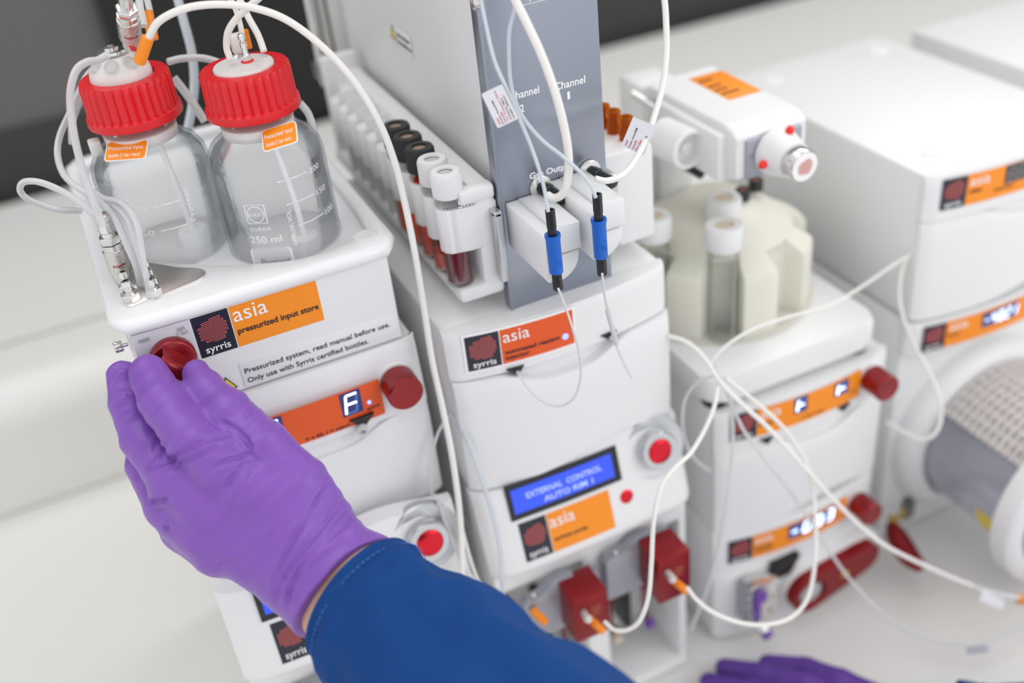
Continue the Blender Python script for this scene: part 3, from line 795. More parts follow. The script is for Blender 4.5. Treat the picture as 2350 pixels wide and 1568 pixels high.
# ------------------------------------------------------------------ syringe pumps
def pump(dx, label, lines, lcd_lines, short=False):
    x0, x1 = 161.8+dx, 323.0+dx
    sh = Vector((dx, 0, 0))
    t = thing('syringe_pump', ((x0+x1)/2, 620, BENCH), label, 'syringe pump', 'syringe pumps at the foot of the stacks')
    P0 = Vector((0, 517, -480)); ey = Vector((0, 20, 68)).normalized(); nrm = Vector(X1).cross(ey)
    def pt(px, py): return atplane(px, py, P0, nrm)+sh
    b = MB()
    b.box(x0+2, x1-2, 562, 785, BENCH+4, -493 if short else -487.5, 'white', 3)
    b.box(x0+1, x0+8, 506, 570, BENCH+3, -540, 'white', 2); b.box(x1-8, x1-1, 506, 570, BENCH+3, -540, 'white', 2)
    b.box(x0+4, x1-4, 522, 570, -556, -493, 'white')
    b.box(x0+2, x1-2, 504, 575, BENCH+2, BENCH+13, 'white', 3)
    b.box(x0+6, x1-6, 506, 570, -574, -553, 'white', 1.5)
    b.box(x0+71, x0+90, 507, 570, -735, -570, 'white', 2)
    b.build('casing', t)
    b = MB()
    def yf(q, s_):
        z = -487-66*s_
        y = 517-0.294*(-479-(z))*-1 if False else 517+0.294*(z+480)
        if s_ > .86: y += ((s_-.86)/.14)**2*9
        return y-3*(1-q*q)+8*abs(q)**16+1.5*math.exp(-s_*16)
    def ztp(q): return -487+11.5*math.exp(-((q-.35)/.5)**2)
    def yf2(q, s_):
        z = ztp(q)+(-556-ztp(q))*s_
        y = 517+0.294*(z+480)
        if s_ > .88: y += ((s_-.88)/.12)**2*8
        return y-3*(1-q*q)+8*abs(q)**16+1.2*math.exp(-s_*18)
    b.panel(x0-1, x1+1, ztp, lambda q: -556, yf2, 530, 'white', 44, 26)
    b.build('control_fascia', t)
    mp = lambda v: Vector((v.x, v.y-3*(1-((v.x-(x0+x1)/2)/80.6)**2), v.z))
    # screen
    Ob, ex, ey_, w, h = frame4(pt(1172, 1195), pt(1420, 1085), pt(1138, 1122))
    ex = Vector(X1); ey_ = ey
    b = MB(); b.map = mp
    b.strip(Ob, ex, ey_, w, h, 'black', 16, 1.0)
    b.strip(Ob+ex*3.6+ey_*4.4, ex, ey_, w-8.6, h-8.6, 'lcdblue', 16, 1.15)
    if short:
        b.text('+', Ob+ex*9+ey_*(h*.55), ex, ey_, 7, 'lcdtext', off=1.3, width=3)
        b.text('P2', Ob+ex*9+ey_*(h*.26), ex, ey_, 7.5, 'lcdtext', off=1.3, width=8.5)
    else:
        b.text('EXTERNAL  CONTROL', Ob+ex*14+ey_*(h*.50), ex, ey_, 6.0, 'lcdtext', off=1.3, width=58, bold=.09)
        b.text('AUTO RIM 1', Ob+ex*26+ey_*(h*.24), ex, ey_, 6.0, 'lcdtext', off=1.3, width=38, bold=.09)
    b.build('screen', t)
    Ob2, _e, _y, w, h = frame4(pt(1207, 1288), pt(1407, 1198), pt(1172, 1207))
    brand(t, Ob2, ex, ey_, w, h, mp=mp, bw=w*.29, lines=(('syringe pump', 2, 8.2, 3.8, 26),), title_sz=11, tx=1)
    # dials
    def stack_dial(px, py, R, r1, h1, r2, nm):
        c = pt(px, py)
        b = MB()
        if R > 15:
            b.lathe([(R, -6), (R, 1.0), (R-1.2, 2.2), (R-7, 1.4), (r1+1, .8)], c, nrm, 'silver', 56)
        else:
            b.lathe([(R, -3), (R, .6), (R-.8, 1.4), (r1+.6, 1.0)], c, nrm, 'silver', 40)
        b.build(nm+'_bezel', t)
        b = MB(); b.lathe([(r1, 0), (r1+.3, .6), (r1+.2, h1-2), (r1-1.2, h1), (r2+.2, h1)], c, nrm, 'silver', 48, caps=False)
        g = b.build(nm, t)
        b = MB(); b.lathe([(r2, h1-1), (r2, h1+.4), (r2-.6, h1+.9), (r2*.6, h1+1.3), (.01, h1+1.5)], c, nrm, 'redbtn', 40)
        b.build('red_centre', g)
    stack_dial(1499, 1026, 24.5, 14.5, 10, 9.2, 'jog_dial')
    stack_dial(1434, 1137, 11, 6.4, 2.2, 5.4, 'push_button')
    # valve plates, valve blocks, syringes
    for k, (gx0, gx1, gz, rx0, rx1, rz, ry) in enumerate(((178.5, 240, -577, 207, 234, -572, 471.5), (246, 303, -569, 272.8, 299.6, -562, 465.5))):
        gx0 += dx; gx1 += dx; rx0 += dx; rx1 += dx
        b = MB(); poly = rrect(gx0, gx1, gz-44, gz, 5, 4)
        poly = [(p[0], p[1]+ (6 if (p[0] > gx0+20 and p[0] < gx1-12 and p[1] > gz-10) else 0)) for p in poly]
        pl_ = [(gx0, gz-44), (gx1, gz-44), (gx1, gz-2), (gx1-4, gz+1), (gx1-13, gz+2), (gx1-16, gz-1)] + [(gx0+32+13*math.cos(math.radians(a)), gz-1+8.5*math.sin(math.radians(a))) for a in range(20, 180, 20)] + [(gx0+16, gz-1), (gx0+5, gz-1.5), (gx0, gz-6)]
        b.prism(pl_, 'y', 494, 502, 'greyplate', 1.0)
        for x_ in (gx0+9, gx1-8): b.lathe([(2, 0), (2, 2), (1.2, 2.6)], (x_, 496, gz-.5), Z1, 'chrome', 14)
        b.build('valve_plate', t)
        b = MB(); b.box(rx0, rx1, ry, ry+27, rz-43, rz, 'redmetal', .8)
        vb = b.build('valve_block', t)
        c = Vector((rx0+7, ry, rz-12))
        b = MB(); b.cyl(c, (0, -1, -.1), 3.3, 8, 'nickel'); b.lathe([(2.2, 7), (2.2, 9.5)], c, (0, -1, -.1), 'frost', 16); b.build('steel_nut', vb)
        b = MB(); q = c+Vector((4.0, 0, -9.5)); dirn = Vector((.33, -1, -.25)).normalized()
        b.lathe([(3.0, 0), (3.0, 3), (2.7, 3.5), (3.1, 5), (3.0, 14), (2.2, 15)], q, dirn, 'orangepl', 8); b.build('orange_nut', vb)
        b = MB()
        for i_, ww in enumerate((8, 8, 7)):
            b.box(rx0+13, rx0+13+ww, ry-.25, ry+.2, rz-14-i_*3.4, rz-12.8-i_*3.4, 'septumred')
        b.build('engraving', vb)
        if k == 0:
            b = MB(); q = aty(1232, 1412, 488)+sh; b.lathe([(3.1, 0), (3.2, 12), (2.2, 14)], q+Vector((-1, 4, 2)), (.33, -1, -.3), 'orangepl', 8); b.build('orange_nut', t)
    for sx, tip in ((265, 'septumlight'), (296, 'purplepl'), (196, 'greyplate'), (222, 'greenpl' if 'greenpl' in M else 'cream')):
        sx += dx
        b = MB(); b.lathe([(4.6, 0), (4.8, .5), (4.8, 52), (4.0, 53)], (sx, 530, -678), Z1, 'glassthin', 24)
        sy = b.build('syringe_barrel', t)
        b = MB(); b.lathe([(1.6, -14), (1.6, 20), (4.4, 20.5), (4.4, 24)], (sx, 530, -678), Z1, 'redmetal', 18)
        b.lathe([(5.5, -20), (5.6, -19.5), (5.6, -13), (4, -12.6)], (sx, 528, -678), Z1, 'chrome', 20)
        b.lathe([(4.6, 0), (4.6, 5), (4, 5.5)], (sx, 524, -694), (0, -1, -.2), tip, 20)
        b.build('plunger', sy)
        b = MB(); b.box(sx-13, sx-6.5, 540, 566, -712, -640, 'black', .8); b.build('drive_slot', t)
    return t
pump(-176.3, 'white syringe pump at the foot of the left stack, screen half hidden by the hand', 1, 1, True)
pump(0, 'white syringe pump with lit EXTERNAL CONTROL screen and two red valve blocks', 1, 1, False)

# ------------------------------------------------------------------ automated reagent injector: base module and tower
ari = module('automated_reagent_injector', 'white automated reagent injector with a tall metal fronted tower, middle stack', 161.8, 322, 527, 262, -362, -486, 11, zl=-397, arch=13, scoop=11, door_y=-3, scoop_c=-.05)
fc2 = front_curve(161.8, 322, 11)
mp2 = lambda v: Vector((v.x, v.y+fc2(v.x), v.z))
def curvept(px, py, y0, fcu):
    p = aty(px, py, y0)
    for _ in range(6): p = aty(px, py, y0+fcu(p.x))
    return p
bl = curvept(1075, 853, 526.8, fc2); br = curvept(1318, 787, 526.8, fc2); tl = curvept(1070, 775, 526.8, fc2)
lw_, lh_ = br.x-bl.x, tl.z-bl.z
b = MB(); b.map = mp2; b.strip((bl.x-1.6, 526.9, bl.z-1.6), X1, Z1, lw_+3.2, lh_+3.4, 'whiteink', 24, .4); b.build('label_surround', ari)
brand(ari, (bl.x, 526.6, bl.z), X1, Z1, lw_, lh_, mp=mp2, name_mat='orange2', bw=21.5, lines=(('automated reagent', 2, 6.9, 4.0, 37), ('injector', 2, 2.6, 4.0, 16)), title_sz=10, tx=1.5)
b = MB(); b.map = mp2; q = curvept(1297, 772, 526.5, fc2); b.lathe([(2.0, 0), (2.0, .5), (1.3, 1.3), (.01, 1.5)], (q.x, 526.4, q.z), (0, -1, 0), 'led', 24); b.build('indicator_light', ari)
for px_, py_ in ((1184, 850), (1397, 771)):
    q = curvept(px_, py_, 526, fc2)
    b = MB(); b.prism([(q.x-6, q.z+2.2), (q.x+6, q.z+2.2), (q.x+1.5, q.z-4.2)], 'y', q.y+.6-1.2, q.y+4, 'black')
    b.cyl((q.x, q.y-2.0, q.z-.2), (0.2, -1, 0), 1.2, 3, 'ptfeblue'); b.build('tubing_port', ari)
# tower
b = MB(); b.box(215, 283, 537, 830, -362.5, 60, 'white', 2.5); b.build('tower_casing', ari)
b = MB(); b.box(212.3, 284, 533.4, 536.6, -362.5, 60, 'steel', .35); b.build('tower_plate', ari)
b = MB(); b.box(210.2, 212.2, 532.0, 541, -362.4, 60, 'steel', .5); b.build('side_rail', ari)
b = MB(); q = atx(1090, 5, 209); b.lathe([(4.2, 0), (4.2, 2), (2.6, 2.8), (1.4, 2.6), (1.2, 1.4)], (210, q.y, q.z), (-1, 0, 0), 'chrome', 24); b.build('screw', ari)
def ptxt(s_, px, py, size, w):
    b = MB(); b.text(s_, aty(px, py, 533.3), X1, Z1, size, 'whiteink', width=w, off=.1, ext=.08, bold=.12); b.build('engraved_lettering', ari)
ptxt('Channel', 1169, 231, 6.4, 19); ptxt('2', 1194, 258, 6.4, 2.6)
ptxt('Channel', 1273, 208, 6.4, 20); ptxt('1', 1302, 228, 6.4, 1.8)
ptxt('Gas Output', 1216, 412, 5.4, 29)
b = MB(); q = aty(1195, 14, 533.3); b.box(q.x, q.x+22, 532.9, 533.4, q.z, q.z+.7, 'silver'); b.build('engraved_line', ari); ptxt('System', 1205, 0, 5.5, 14)
b = MB(); L = atx(945, 117, 214.8)
Ob = atx(899, 88, 214.6); eyv = Vector((0, 0, 1)); exv = Vector((0, -1, 0))
b.obox(Ob+Vector((0, 0, -3)), exv, eyv, 42, 15.5, .25, 'white', .05)
b.ribbon([(1.5, 2), (11.5, 2), (6.5, 11)], Ob, exv, eyv, 1.2, 'ink', off=.5, closed=True)
plate2d(b, [(2.2, 2.4), (10.8, 2.4), (6.5, 10)], Ob, exv, eyv, .4, .2, 'yellow')
b.text('Caution, moving parts', Ob+exv*14+eyv*6.0, exv, eyv, 3.6, 'ink', width=25, bold=.06, off=.4)
b.text('Read manual before use', Ob+exv*14+eyv*.8, exv, eyv, 3.6, 'ink', width=27, bold=.06, off=.4)
b.build('caution_label', ari)
# rear column, post and clamp at the back of the tower
b = MB(); b.box(203, 232, 838, 860, -362, 80, 'bench', 2); b.build('rear_column', ari)
b = MB(); b.cyl((193, 842, -300), Z1, 4.5, 380, 'chrome', 20); b.cyl((204, 838, -300), Z1, 1.2, 380, 'darkgrey', 10); b.build('support_post', ari)
b = MB(); b.box(186, 214, 826, 850, -294, -281, 'silver', 2); b.build('post_clamp', ari)
# translucent injection valve blocks on the plate
for dx_, zz in ((0, 0), (29.5, 8)):
    b = MB(); b.box(214.5+dx_, 224+dx_, 480, 533, -317+zz*.7, -287+zz*.7, 'frost', 1)
    b.box(222+dx_, 240+dx_, 486, 533, -304+zz*.7, -286.5+zz*.7, 'frost', 1)
    arc = [(224+dx_, -306+zz*.7), (239+dx_, -306+zz*.7)]+[(224+dx_+15*math.cos(math.radians(a)), -307+zz*.7+16*math.sin(math.radians(a))) for a in range(-10, -91, -10)]
    b.prism(arc, 'y', 488, 533, 'frost', .4)
    b.build('valve_housing', ari)
for px_, py_ in ((1240, 428), (1352, 392)):
    q = aty(px_, py_, 533)
    b = MB(); b.lathe([(7.2, 0), (7.2, 1.2), (5, 2.2)], q, (0, -1, 0), 'chrome', 32); w_ = b.build('gas_outlet', ari)
    b = MB(); b.lathe([(4.4, 1.5), (4.4, 8), (3.5, 8.8), (3.6, 21), (2.8, 22)], q, (.28, -1, -.10), 'black', 8); b.ang = 25; b.build('black_fitting', w_)

# vial rack on the left of the tower
RX = 184.0
ys = [545.5+21.4*i for i in range(11)]
rack = thing('vial_rack', (196, 650, -347), 'white snap-in vial rack on the left side of the tower, holding five capped vials', 'rack')
b = MB()
poly = [(209.5, 535.5), (209.5, 800), (190, 800)]
for y_ in reversed(ys):
    poly += [(189, y_+9.6)] + [(RX+ -9.6*math.cos(math.radians(a)), y_+9.6*math.sin(math.radians(a))) for a in (55, 30, 0, -30, -55)] + [(189, y_-9.6)]
poly += [(196, 535.5)]
b.prism(poly, 'z', -313, -284, 'white', .8)
b.build('clip_rail', rack)
b = MB(); b.box(196, 209.6, 535.4, 799, -347, -274, 'white', 3); b.box(179, 209.8, 535, 800, -348.5, -338, 'white', 3.5); b.box(181, 209.2, 790, 800.5, -346, -262, 'white', 3)
b.box(187, 209.4, 534.1, 545, -282, -273.4, 'white', 2)
b.build('rack_body', rack)
for y_ in ys[5:]:
    b = MB(); b.box(178.5, 197, y_-11, y_-9.4, -338, -275, 'white', .6); b.build('slot_divider', rack)
b = MB(); b.text('5ml', aty(1052, 478, 534.6), X1, Z1, 6, 'white', width=10, off=.05, ext=.15); b.build('embossed_mark', rack)
b = MB(); b.box(204.5, 209.5, 527, 533, -337, -289, 'silver', 1); b.box(204.5, 209.5, 527, 536, -292, -288.5, 'silver', .8); b.build('latch', rack)
def vial(i, y_, label, cap, liq, lz, name='sample_vial', frag=None):
    t = thing(name, (RX, y_, -338), label, 'vial', 'screw cap vials in the left rack')
    O = (RX, y_, -338)
    b = MB(); b.lathe([(.01, .5), (7.5, .2), (8.6, 1.2), (8.8, 3), (8.8, 56), (7.6, 58.5), (7.0, 60), (7.0, 68), (6.0, 68), (6.0, 59), (7.8, 55), (7.8, 3.0), (6.5, 1.6), (.01, 1.6)], O, Z1, 'glassthin', 36, caps=False); b.ang = 60; b.build('glass', t)
    b = MB(); b.lathe([(6.4, 1.8), (7.55, 3), (7.55, lz), (.01, lz)], O, Z1, liq, 28); b.build('liquid', t)
    b = MB()
    fl = lambda k, a: 1+.022*math.cos(a*40) if k in (1, 2) else 1
    b.lathe([(8.7, 60.5), (9.1, 61.2), (9.1, 74.4), (8.5, 76), (4.8, 76.2), (4.6, 75.0)], O, Z1, cap, 120, flute=fl, caps=False)
    b.ang = 30; c_ = b.build('cap', t)
    b = MB(); b.lathe([(4.7, 74.6), (.01, 74.8)], O, Z1, 'septum' if cap == 'capblack' else 'ptfe', 24); b.build('septum', c_)
    return t
vl = [('white capped vial of dark red liquid marked EtOH, front of the rack', 'white', 'liqred', 33),
      ('white capped vial with a little orange liquid, second from the front of the rack', 'white', 'liqmid', 14),
      ('black capped vial of brick red liquid, third from the front of the rack', 'capblack', 'liqmid', 55),
      ('black capped vial of orange-red liquid, fourth from the front of the rack', 'capblack', 'liqorange', 40),
      ('black capped vial, rearmost of the five filled slots in the rack', 'capblack', 'liqorange', 30)]
for i, (lb, cp, lq, lz_) in enumerate(vl):
    v_ = vial(i, ys[i], lb, cp, lq, lz_)
    if i == 0:
        b = MB(); c_ = (RX, ys[0])
        a0 = math.atan2(-c_[1], -c_[0])
        b.map = lambda v: Vector((c_[0]+(8.8-v.y)*math.cos(a0+v.x/8.8), c_[1]+(8.8-v.y)*math.sin(a0+v.x/8.8), -338+v.z+.2))
        b.text('EtOH', (5.0, 0, 56.4), (-1, 0, 0), (0, 0, -1), 2.4, 'ink', width=9.0, off=.12, ext=.02); b.build('handwriting', v_)

# right rack with amber vials
rr = thing('vial_rack', (305, 600, -355), 'plain white vial block on the right side of the tower', 'rack')
b = MB(); b.box(285.5, 325, 545, 640, -350, -283, 'white', 3); b.build('rack_body', rr)
b = MB(); b.box(284.6, 289, 528, 545, -340, -288, 'silver', 1); b.build('latch', rr)
am0 = None
for i, (px_, py_) in enumerate(((1435, 262), (1406, 243), (1382, 228))):
    p = atx(px_, py_, 314.0 - 1.0*i)
    p.z = -268
    if am0 is None:
        am0 = thing('amber_vial', (p.x, p.y, -283), '', 'vial', 'small amber vials on the right rack')
        b = MB(); b.lathe([(4.6, 0.2), (4.6, 6), (3.4, 8), (3.4, 10.5), (4.9, 11.2), (5.0, 15), (4.6, 15.6), (2.8, 15.6), (2.6, 8), (4.0, 5.5), (4.0, .6)], (p.x, p.y, -283), Z1, 'amber', 32, caps=False); b.ang = 50; b.build('glass', am0)
        o = am0
    else:
        o = copy_tree(am0)
    o.location = (p.x/1000, p.y/1000, (-283+LIFT)/1000)
    o['label'] = ['amber glass vial nearest the gas tube tag, front of the row of three', 'amber glass vial in the middle of the row of three behind the metal plate', 'amber glass vial closest to the metal plate, rear of the row of three'][i]

# ------------------------------------------------------------------ third stack: injector, pressure controller, fraction collector
fc3 = front_curve(354.5, 514.4, 11)
mp3 = lambda v: Vector((v.x, v.y+fc3(v.x), v.z))
def seven(t, mb, px0, py0, px1, py1, fcu, yb, text, on='seg', offm='segdim', bgm='segbg', y_off=0.0, lw=None):
    """digits on a curved strip between two photo points of the display window (lower left, upper right)"""
    a = curvept(px0, py0, yb, fcu); c = curvept(px1, py1, yb, fcu)
    w = c.x-a.x; h = c.z-a.z
    mb.strip((a.x, yb-.4, a.z), X1, Z1, w, h, bgm, 10, .35)
    n = len([ch for ch in text if ch != '.']); cw = w/n; i = 0
    for ch in text:
        if ch == '.':
            mb.obox((a.x+cw*i-.6, yb-.6, a.z+h*.14), X1, Z1, .9, .9, .4, on); continue
        digit(mb, Vector((a.x+cw*(i+.18), yb-.6, a.z+h*.15)), X1, Z1, cw*.5, h*.7, ch, on, offm, lw=lw or cw*.15, off=.55)
        i += 1
sm = module('reagent_injector', 'white injector module with two small lit windows, beneath the bottle carousel', 354.5, 514.4, 514, 262, -497, -618.5, 11, zl=-533.5, arch=11, scoop=11, arch_c=.3)
bl = curvept(1675, 1015, 513.6, fc3); tr_ = curvept(1978, 840, 513.6, fc3)
brand(sm, (bl.x, 513.4, bl.z), X1, Z1, tr_.x-bl.x, 25, mp=mp3, bw=20, lines=(('injector', 1.2, 9, 4, 12), ('F = fill, I = inject', 38, 3, 2.6, 20), ('active', 104-21, 8, 2.4, 6)), title_sz=9.5, tx=2.5)
b = MB(); b.map = mp3
seven(sm, b, 1822, 950, 1853, 905, fc3, 513.2, 'T'); b.build('lit_display', sm)
b = MB(); b.map = mp3; seven(sm, b, 1914, 912, 1947, 868, fc3, 513.2, 'T'); b.build('lit_display', sm)
k = aty(1998, 866, 510)
b = MB(); b.lathe([(12.6, 0), (12.6, 6), (12, 7)], (k.x+1, 514, k.z), (0, -1, 0), 'white', 36); b.build('knob_collar', sm)
red_knob(sm, aty(2000, 866, 507), 11.0, 19)
for px_, py_ in ((1760, 1010), (1935, 935)):
    q = curvept(px_, py_, 513.5, fc3)
    b = MB(); b.prism([(q.x-6, q.z+2.4), (q.x+6, q.z+2.4), (q.x, q.z-3.6)], 'y', q.y-1.4, q.y+5, 'black'); b.build('tubing_port', sm)

pc = module('pressure_controller', 'white pressure controller with lit digits, red lever and steel block', 354.5, 514.4, 514, 262, -618.5, BENCH+3, 11, zl=-661, arch=0, scoop=0)
bl = curvept(1670, 1295, 513.6, fc3); tr_ = curvept(1945, 1132, 513.6, fc3)
brand(pc, (bl.x, 513.4, bl.z), X1, Z1, tr_.x-bl.x, 24.5, mp=mp3, bw=20, lines=(('pressure', 1.2, 10, 3.6, 15), ('controller', 1.2, 5.4, 3.6, 17)), title_sz=9, tx=2)
b = MB(); b.map = mp3
seven(pc, b, 1808, 1238, 1918, 1158, fc3, 513.2, '-08.3'); b.build('lit_display', pc)
k = aty(1965, 1153, 508)
b = MB(); b.lathe([(12.4, 0), (12.4, 4), (12, 5)], (k.x, 513, k.z), (0, -1, 0), 'white', 36); b.build('knob_collar', pc)
red_knob(pc, aty(1968, 1153, 507), 10.6, 19)
A = atz(1727, 1354, -668); B_ = atz(1786, 1327, -668); C_ = atz(1699, 1324, -668)
b = MB(); b.box(A.x, B_.x, A.y, 506, -714, -668, 'chrome', .8); sb = b.build('steel_block', pc)
b = MB(); b.box(A.x-3, A.x+1.5, A.y+5, 508, -712, -672, 'greyplate', .6); b.build('side_plate', sb)
for i in range(3):
    b = MB(); b.lathe([(2.2, 0), (2.2, 1.5), (1.2, 2)], (A.x-.2, A.y+4, -683-9*i), (-.6, -1, 0), 'chrome', 14); b.build('cap_screw', sb)
b = MB(); b.box(A.x+3.5, A.x+9.5, A.y-.5, A.y+.4, -711, -676, 'purplepl', .2); b.box(A.x+9, A.x+15, A.y-.5, A.y+.4, -689, -676, 'purplepl', .2); b.build('purple_marking', sb)
for z_ in (-686, -703):
    b = MB(); b.lathe([(1.5, 0), (1.4, .5)], (B_.x-6, A.y, z_), (0, -1, 0), 'darkgrey', 14); b.build('screw_hole', sb)
b = MB(); q = Vector(((A.x+B_.x)/2-2, A.y+2, -718)); b.lathe([(5.2, 0), (5.2, 7), (4.6, 8)], q, (.1, -1, -.45), 'chrome', 20); b.lathe([(4.8, 8), (4.8, 12), (4.2, 13)], q, (.1, -1, -.45), 'purplepl', 20); b.build('purple_fitting', sb)
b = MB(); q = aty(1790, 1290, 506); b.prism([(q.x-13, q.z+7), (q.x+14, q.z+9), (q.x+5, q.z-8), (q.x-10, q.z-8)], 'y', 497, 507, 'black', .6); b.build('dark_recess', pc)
# red lever
La, Lb = aty(1852, 1352, 492), aty(1985, 1277, 488)
b = MB(); r1, r2 = 19.5, 14
dv = Vector((Lb.x-La.x, Lb.z-La.z)); an = math.atan2(dv.y, dv.x)
poly = [(La.x+r1*math.cos(an+math.radians(a)), La.z+r1*math.sin(an+math.radians(a))) for a in range(95, 266, 12)] + [(Lb.x+r2*math.cos(an+math.radians(a)), Lb.z+r2*math.sin(an+math.radians(a))) for a in range(-90, 91, 12)]
b.prism([(La.x+(p[0]-La.x)*1.12, La.z+(p[1]-La.z)*1.12) for p in poly], 'y', 495, 508, 'white', 2)
b.build('lever_boss', pc)
b = MB()
N_ = 64
Cc = ((La.x*.62+Lb.x*.38), (La.z*.62+Lb.z*.38))
outl = resample(poly, (La.x, La.z), N_)
hole = [(La.x+13.0*math.cos(2*math.pi*i/N_), La.z+13.0*math.sin(2*math.pi*i/N_)) for i in range(N_)]
def yz(l, y_): return [(p[0], y_, p[1]) for p in l]
b.loft([yz(outl, 496), yz(outl, 486), yz(inset(outl, (La.x, La.z), .97), 484.5), yz(inset(hole, (La.x, La.z), 1.08), 484.5), yz(hole, 486), yz(hole, 495)], 'redmetal', True, True)
lv = b.build('red_lever', pc)
b = MB(); b.lathe([(12.8, 0), (12.8, 6), (11.0, 9.5), (5, 11), (.01, 11.2)], (La.x, 496, La.z), (0, -1, 0), 'silver', 36); b.build('pivot_cap', lv)
q = aty(1940, 1316, 484.3)
b = MB(); b.prism([(q.x-4, q.z-3), (q.x+4.2, q.z-1.5), (q.x-.4, q.z+4)], 'y', 484.0, 484.6, 'yellow'); b.build('warning_sticker', lv)

# fraction collector
ct = thing('fraction_collector', (425, 620, -497), 'white fraction collector base with cream round bottle carousel and overhanging valve head', 'fraction collector')
b = MB(); b.prism(rrect(350, 506, 517, 735, 15, 6), 'z', -490, -467.5, 'white', 3.5); b.build('base_plate', ct)
for x_, y_ in ((364, 531), (492, 531), (364, 718), (492, 718)):
    b = MB(); b.cyl((x_, y_, -497), Z1, 10, 7.4, 'black'); b.build('foot', ct)
CC = (423, 622); slots = [-118, -163, 152, 107, 62, 17, -28, -73]
car = []
for i in range(240):
    a = -180+i*1.5; r_ = 76.0
    for s_ in slots:
        dl = math.radians((a-s_+180) % 360-180)
        q = 13.8**2-(70*math.sin(dl))**2
        if q > 0 and abs(dl) < 1: r_ = min(r_, 70*math.cos(dl)-math.sqrt(q))
    car.append((CC[0]+r_*math.cos(math.radians(a)), CC[1]+r_*math.sin(math.radians(a))))
def circ(r_): return [(CC[0]+r_*math.cos(math.radians(-180+i*1.5)), CC[1]+r_*math.sin(math.radians(-180+i*1.5))) for i in range(240)]
b = MB()
b.loft([lz(car, -467), lz(car, -416), lz(inset(car, CC, .97), -412), lz(circ(60), -404), lz(circ(44), -392), lz(circ(26), -382)], 'cream')
b.ang = 30; b.build('bottle_carousel', ct)
b = MB(); b.lathe([(77, 0), (79, .6), (79, 2), (76, 2.5)], (CC[0], CC[1], -467.4), Z1, 'cream', 72); b.build('turntable', ct)
b = MB(); b.box(403, 425, 652, 672, -467, -335, 'frost', 3); b.build('post', ct)
b = MB()
hd = [(549, -330), (549, -301), (556, -296), (565, -295), (662, -295), (662, -332), (560, -335)]
b.prism(hd, 'x', 391, 449, 'white', 2.5); hdo = b.build('valve_head', ct)
b = MB(); Ob, e1_, e2_, w, h = frame4(atz(1590, 180, -294.9), atz(1665, 159, -294.9), atz(1677, 230, -294.9))
x_0, y_0 = 420, 597.5
b.obox((419.0, 597.5, -294.95), X1, Y1, 28, 52, .3, 'orange', .05)
for i, (xx, ww) in enumerate(((2, 14), (6, 10), (10, 10), (16, 11))):
    b.box(418+i*0+2.5, 418+3.2+ww, 604+xx*2.1, 606.4+xx*2.1, -294.7, -294.45, 'ink')
b.build('orange_label', hdo)
b = MB(); b.box(398, 443, 546.5, 549.5, -331, -303, 'greyplate', .5); b.build('front_plate', hdo)
b = MB(); b.box(390.6, 391.2, 628, 652, -322, -303, 'greyplate'); b.build('grey_marking', hdo)
c = Vector((421, 546, -315))
b = MB(); b.lathe([(17, 0), (16.6, 5), (14, 14), (12.4, 20)], c, (.02, -1, -.03), 'white', 40); b.ang = 50; md = b.build('valve_dome', hdo)
b = MB(); b.lathe([(11.0, 19), (11.3, 19.6), (11.3, 30), (10.8, 30.8)], c, (.02, -1, -.03), 'chrome', 36); b.lathe([(10.2, 30.4), (10.1, 31.2)], c, (.02, -1, -.03), 'whiteink', 36); b.build('metal_knob', hdo)
b = MB(); kc = c+Vector((.6, -31.3, -1)); logo(b, kc, X1, Z1, 5.4, mn='paleprint'); b.build('knob_logo', hdo)
for a in (75, 190, 300):
    r_ = math.radians(a); dd = Vector((math.cos(r_), -.25, math.sin(r_)))
    b = MB(); b.lathe([(2.6, 0), (2.9, 1), (2.9, 4), (2.0, 6)], c+Vector((dd.x*13.5, -8, dd.z*13.5)), dd, 'redplug', 18); b.build('red_plug', hdo)
b = MB(); b.lathe([(13.5, 0), (14.5, 1), (14.5, 30), (13.2, 31), (11.4, 31), (11.2, 24), (4, 24), (3.6, 27), (.01, 27)], (372, 612, -315), (0.12, -1, 0), 'white', 44); b.ang = 40; b.build('drive_pulley', hdo)
b = MB(); b.box(384, 392, 560, 640, -334, -300, 'white', 2); b.build('pulley_bracket', hdo)
b = MB(); b.tube([D(1450, 215, 800), D(1550, 275, 790), D(1600, 300, 785)], 3, 'chrome', 12); b.tube([D(1500, 330, 830), D(1560, 370, 815), D(1610, 400, 800)], 4, 'black', 12); b.build('rear_arm', ct)
b = MB(); q = D(1510, 250, 830); b.box(q.x-18, q.x+16, q.y-6, q.y+30, -470, q.z+24, 'frost', 4); b.build('rear_housing', ct)
bz = -467.0
b_first = None
lab8 = ['white capped glass bottle nearest the camera on the carousel', 'white capped glass bottle just left of the nearest one on the carousel',
        'white capped bottle at the left of the carousel beside the tower block', 'white capped bottle at the rear left of the carousel', 'white capped bottle standing just behind the nearest one, under the valve head']
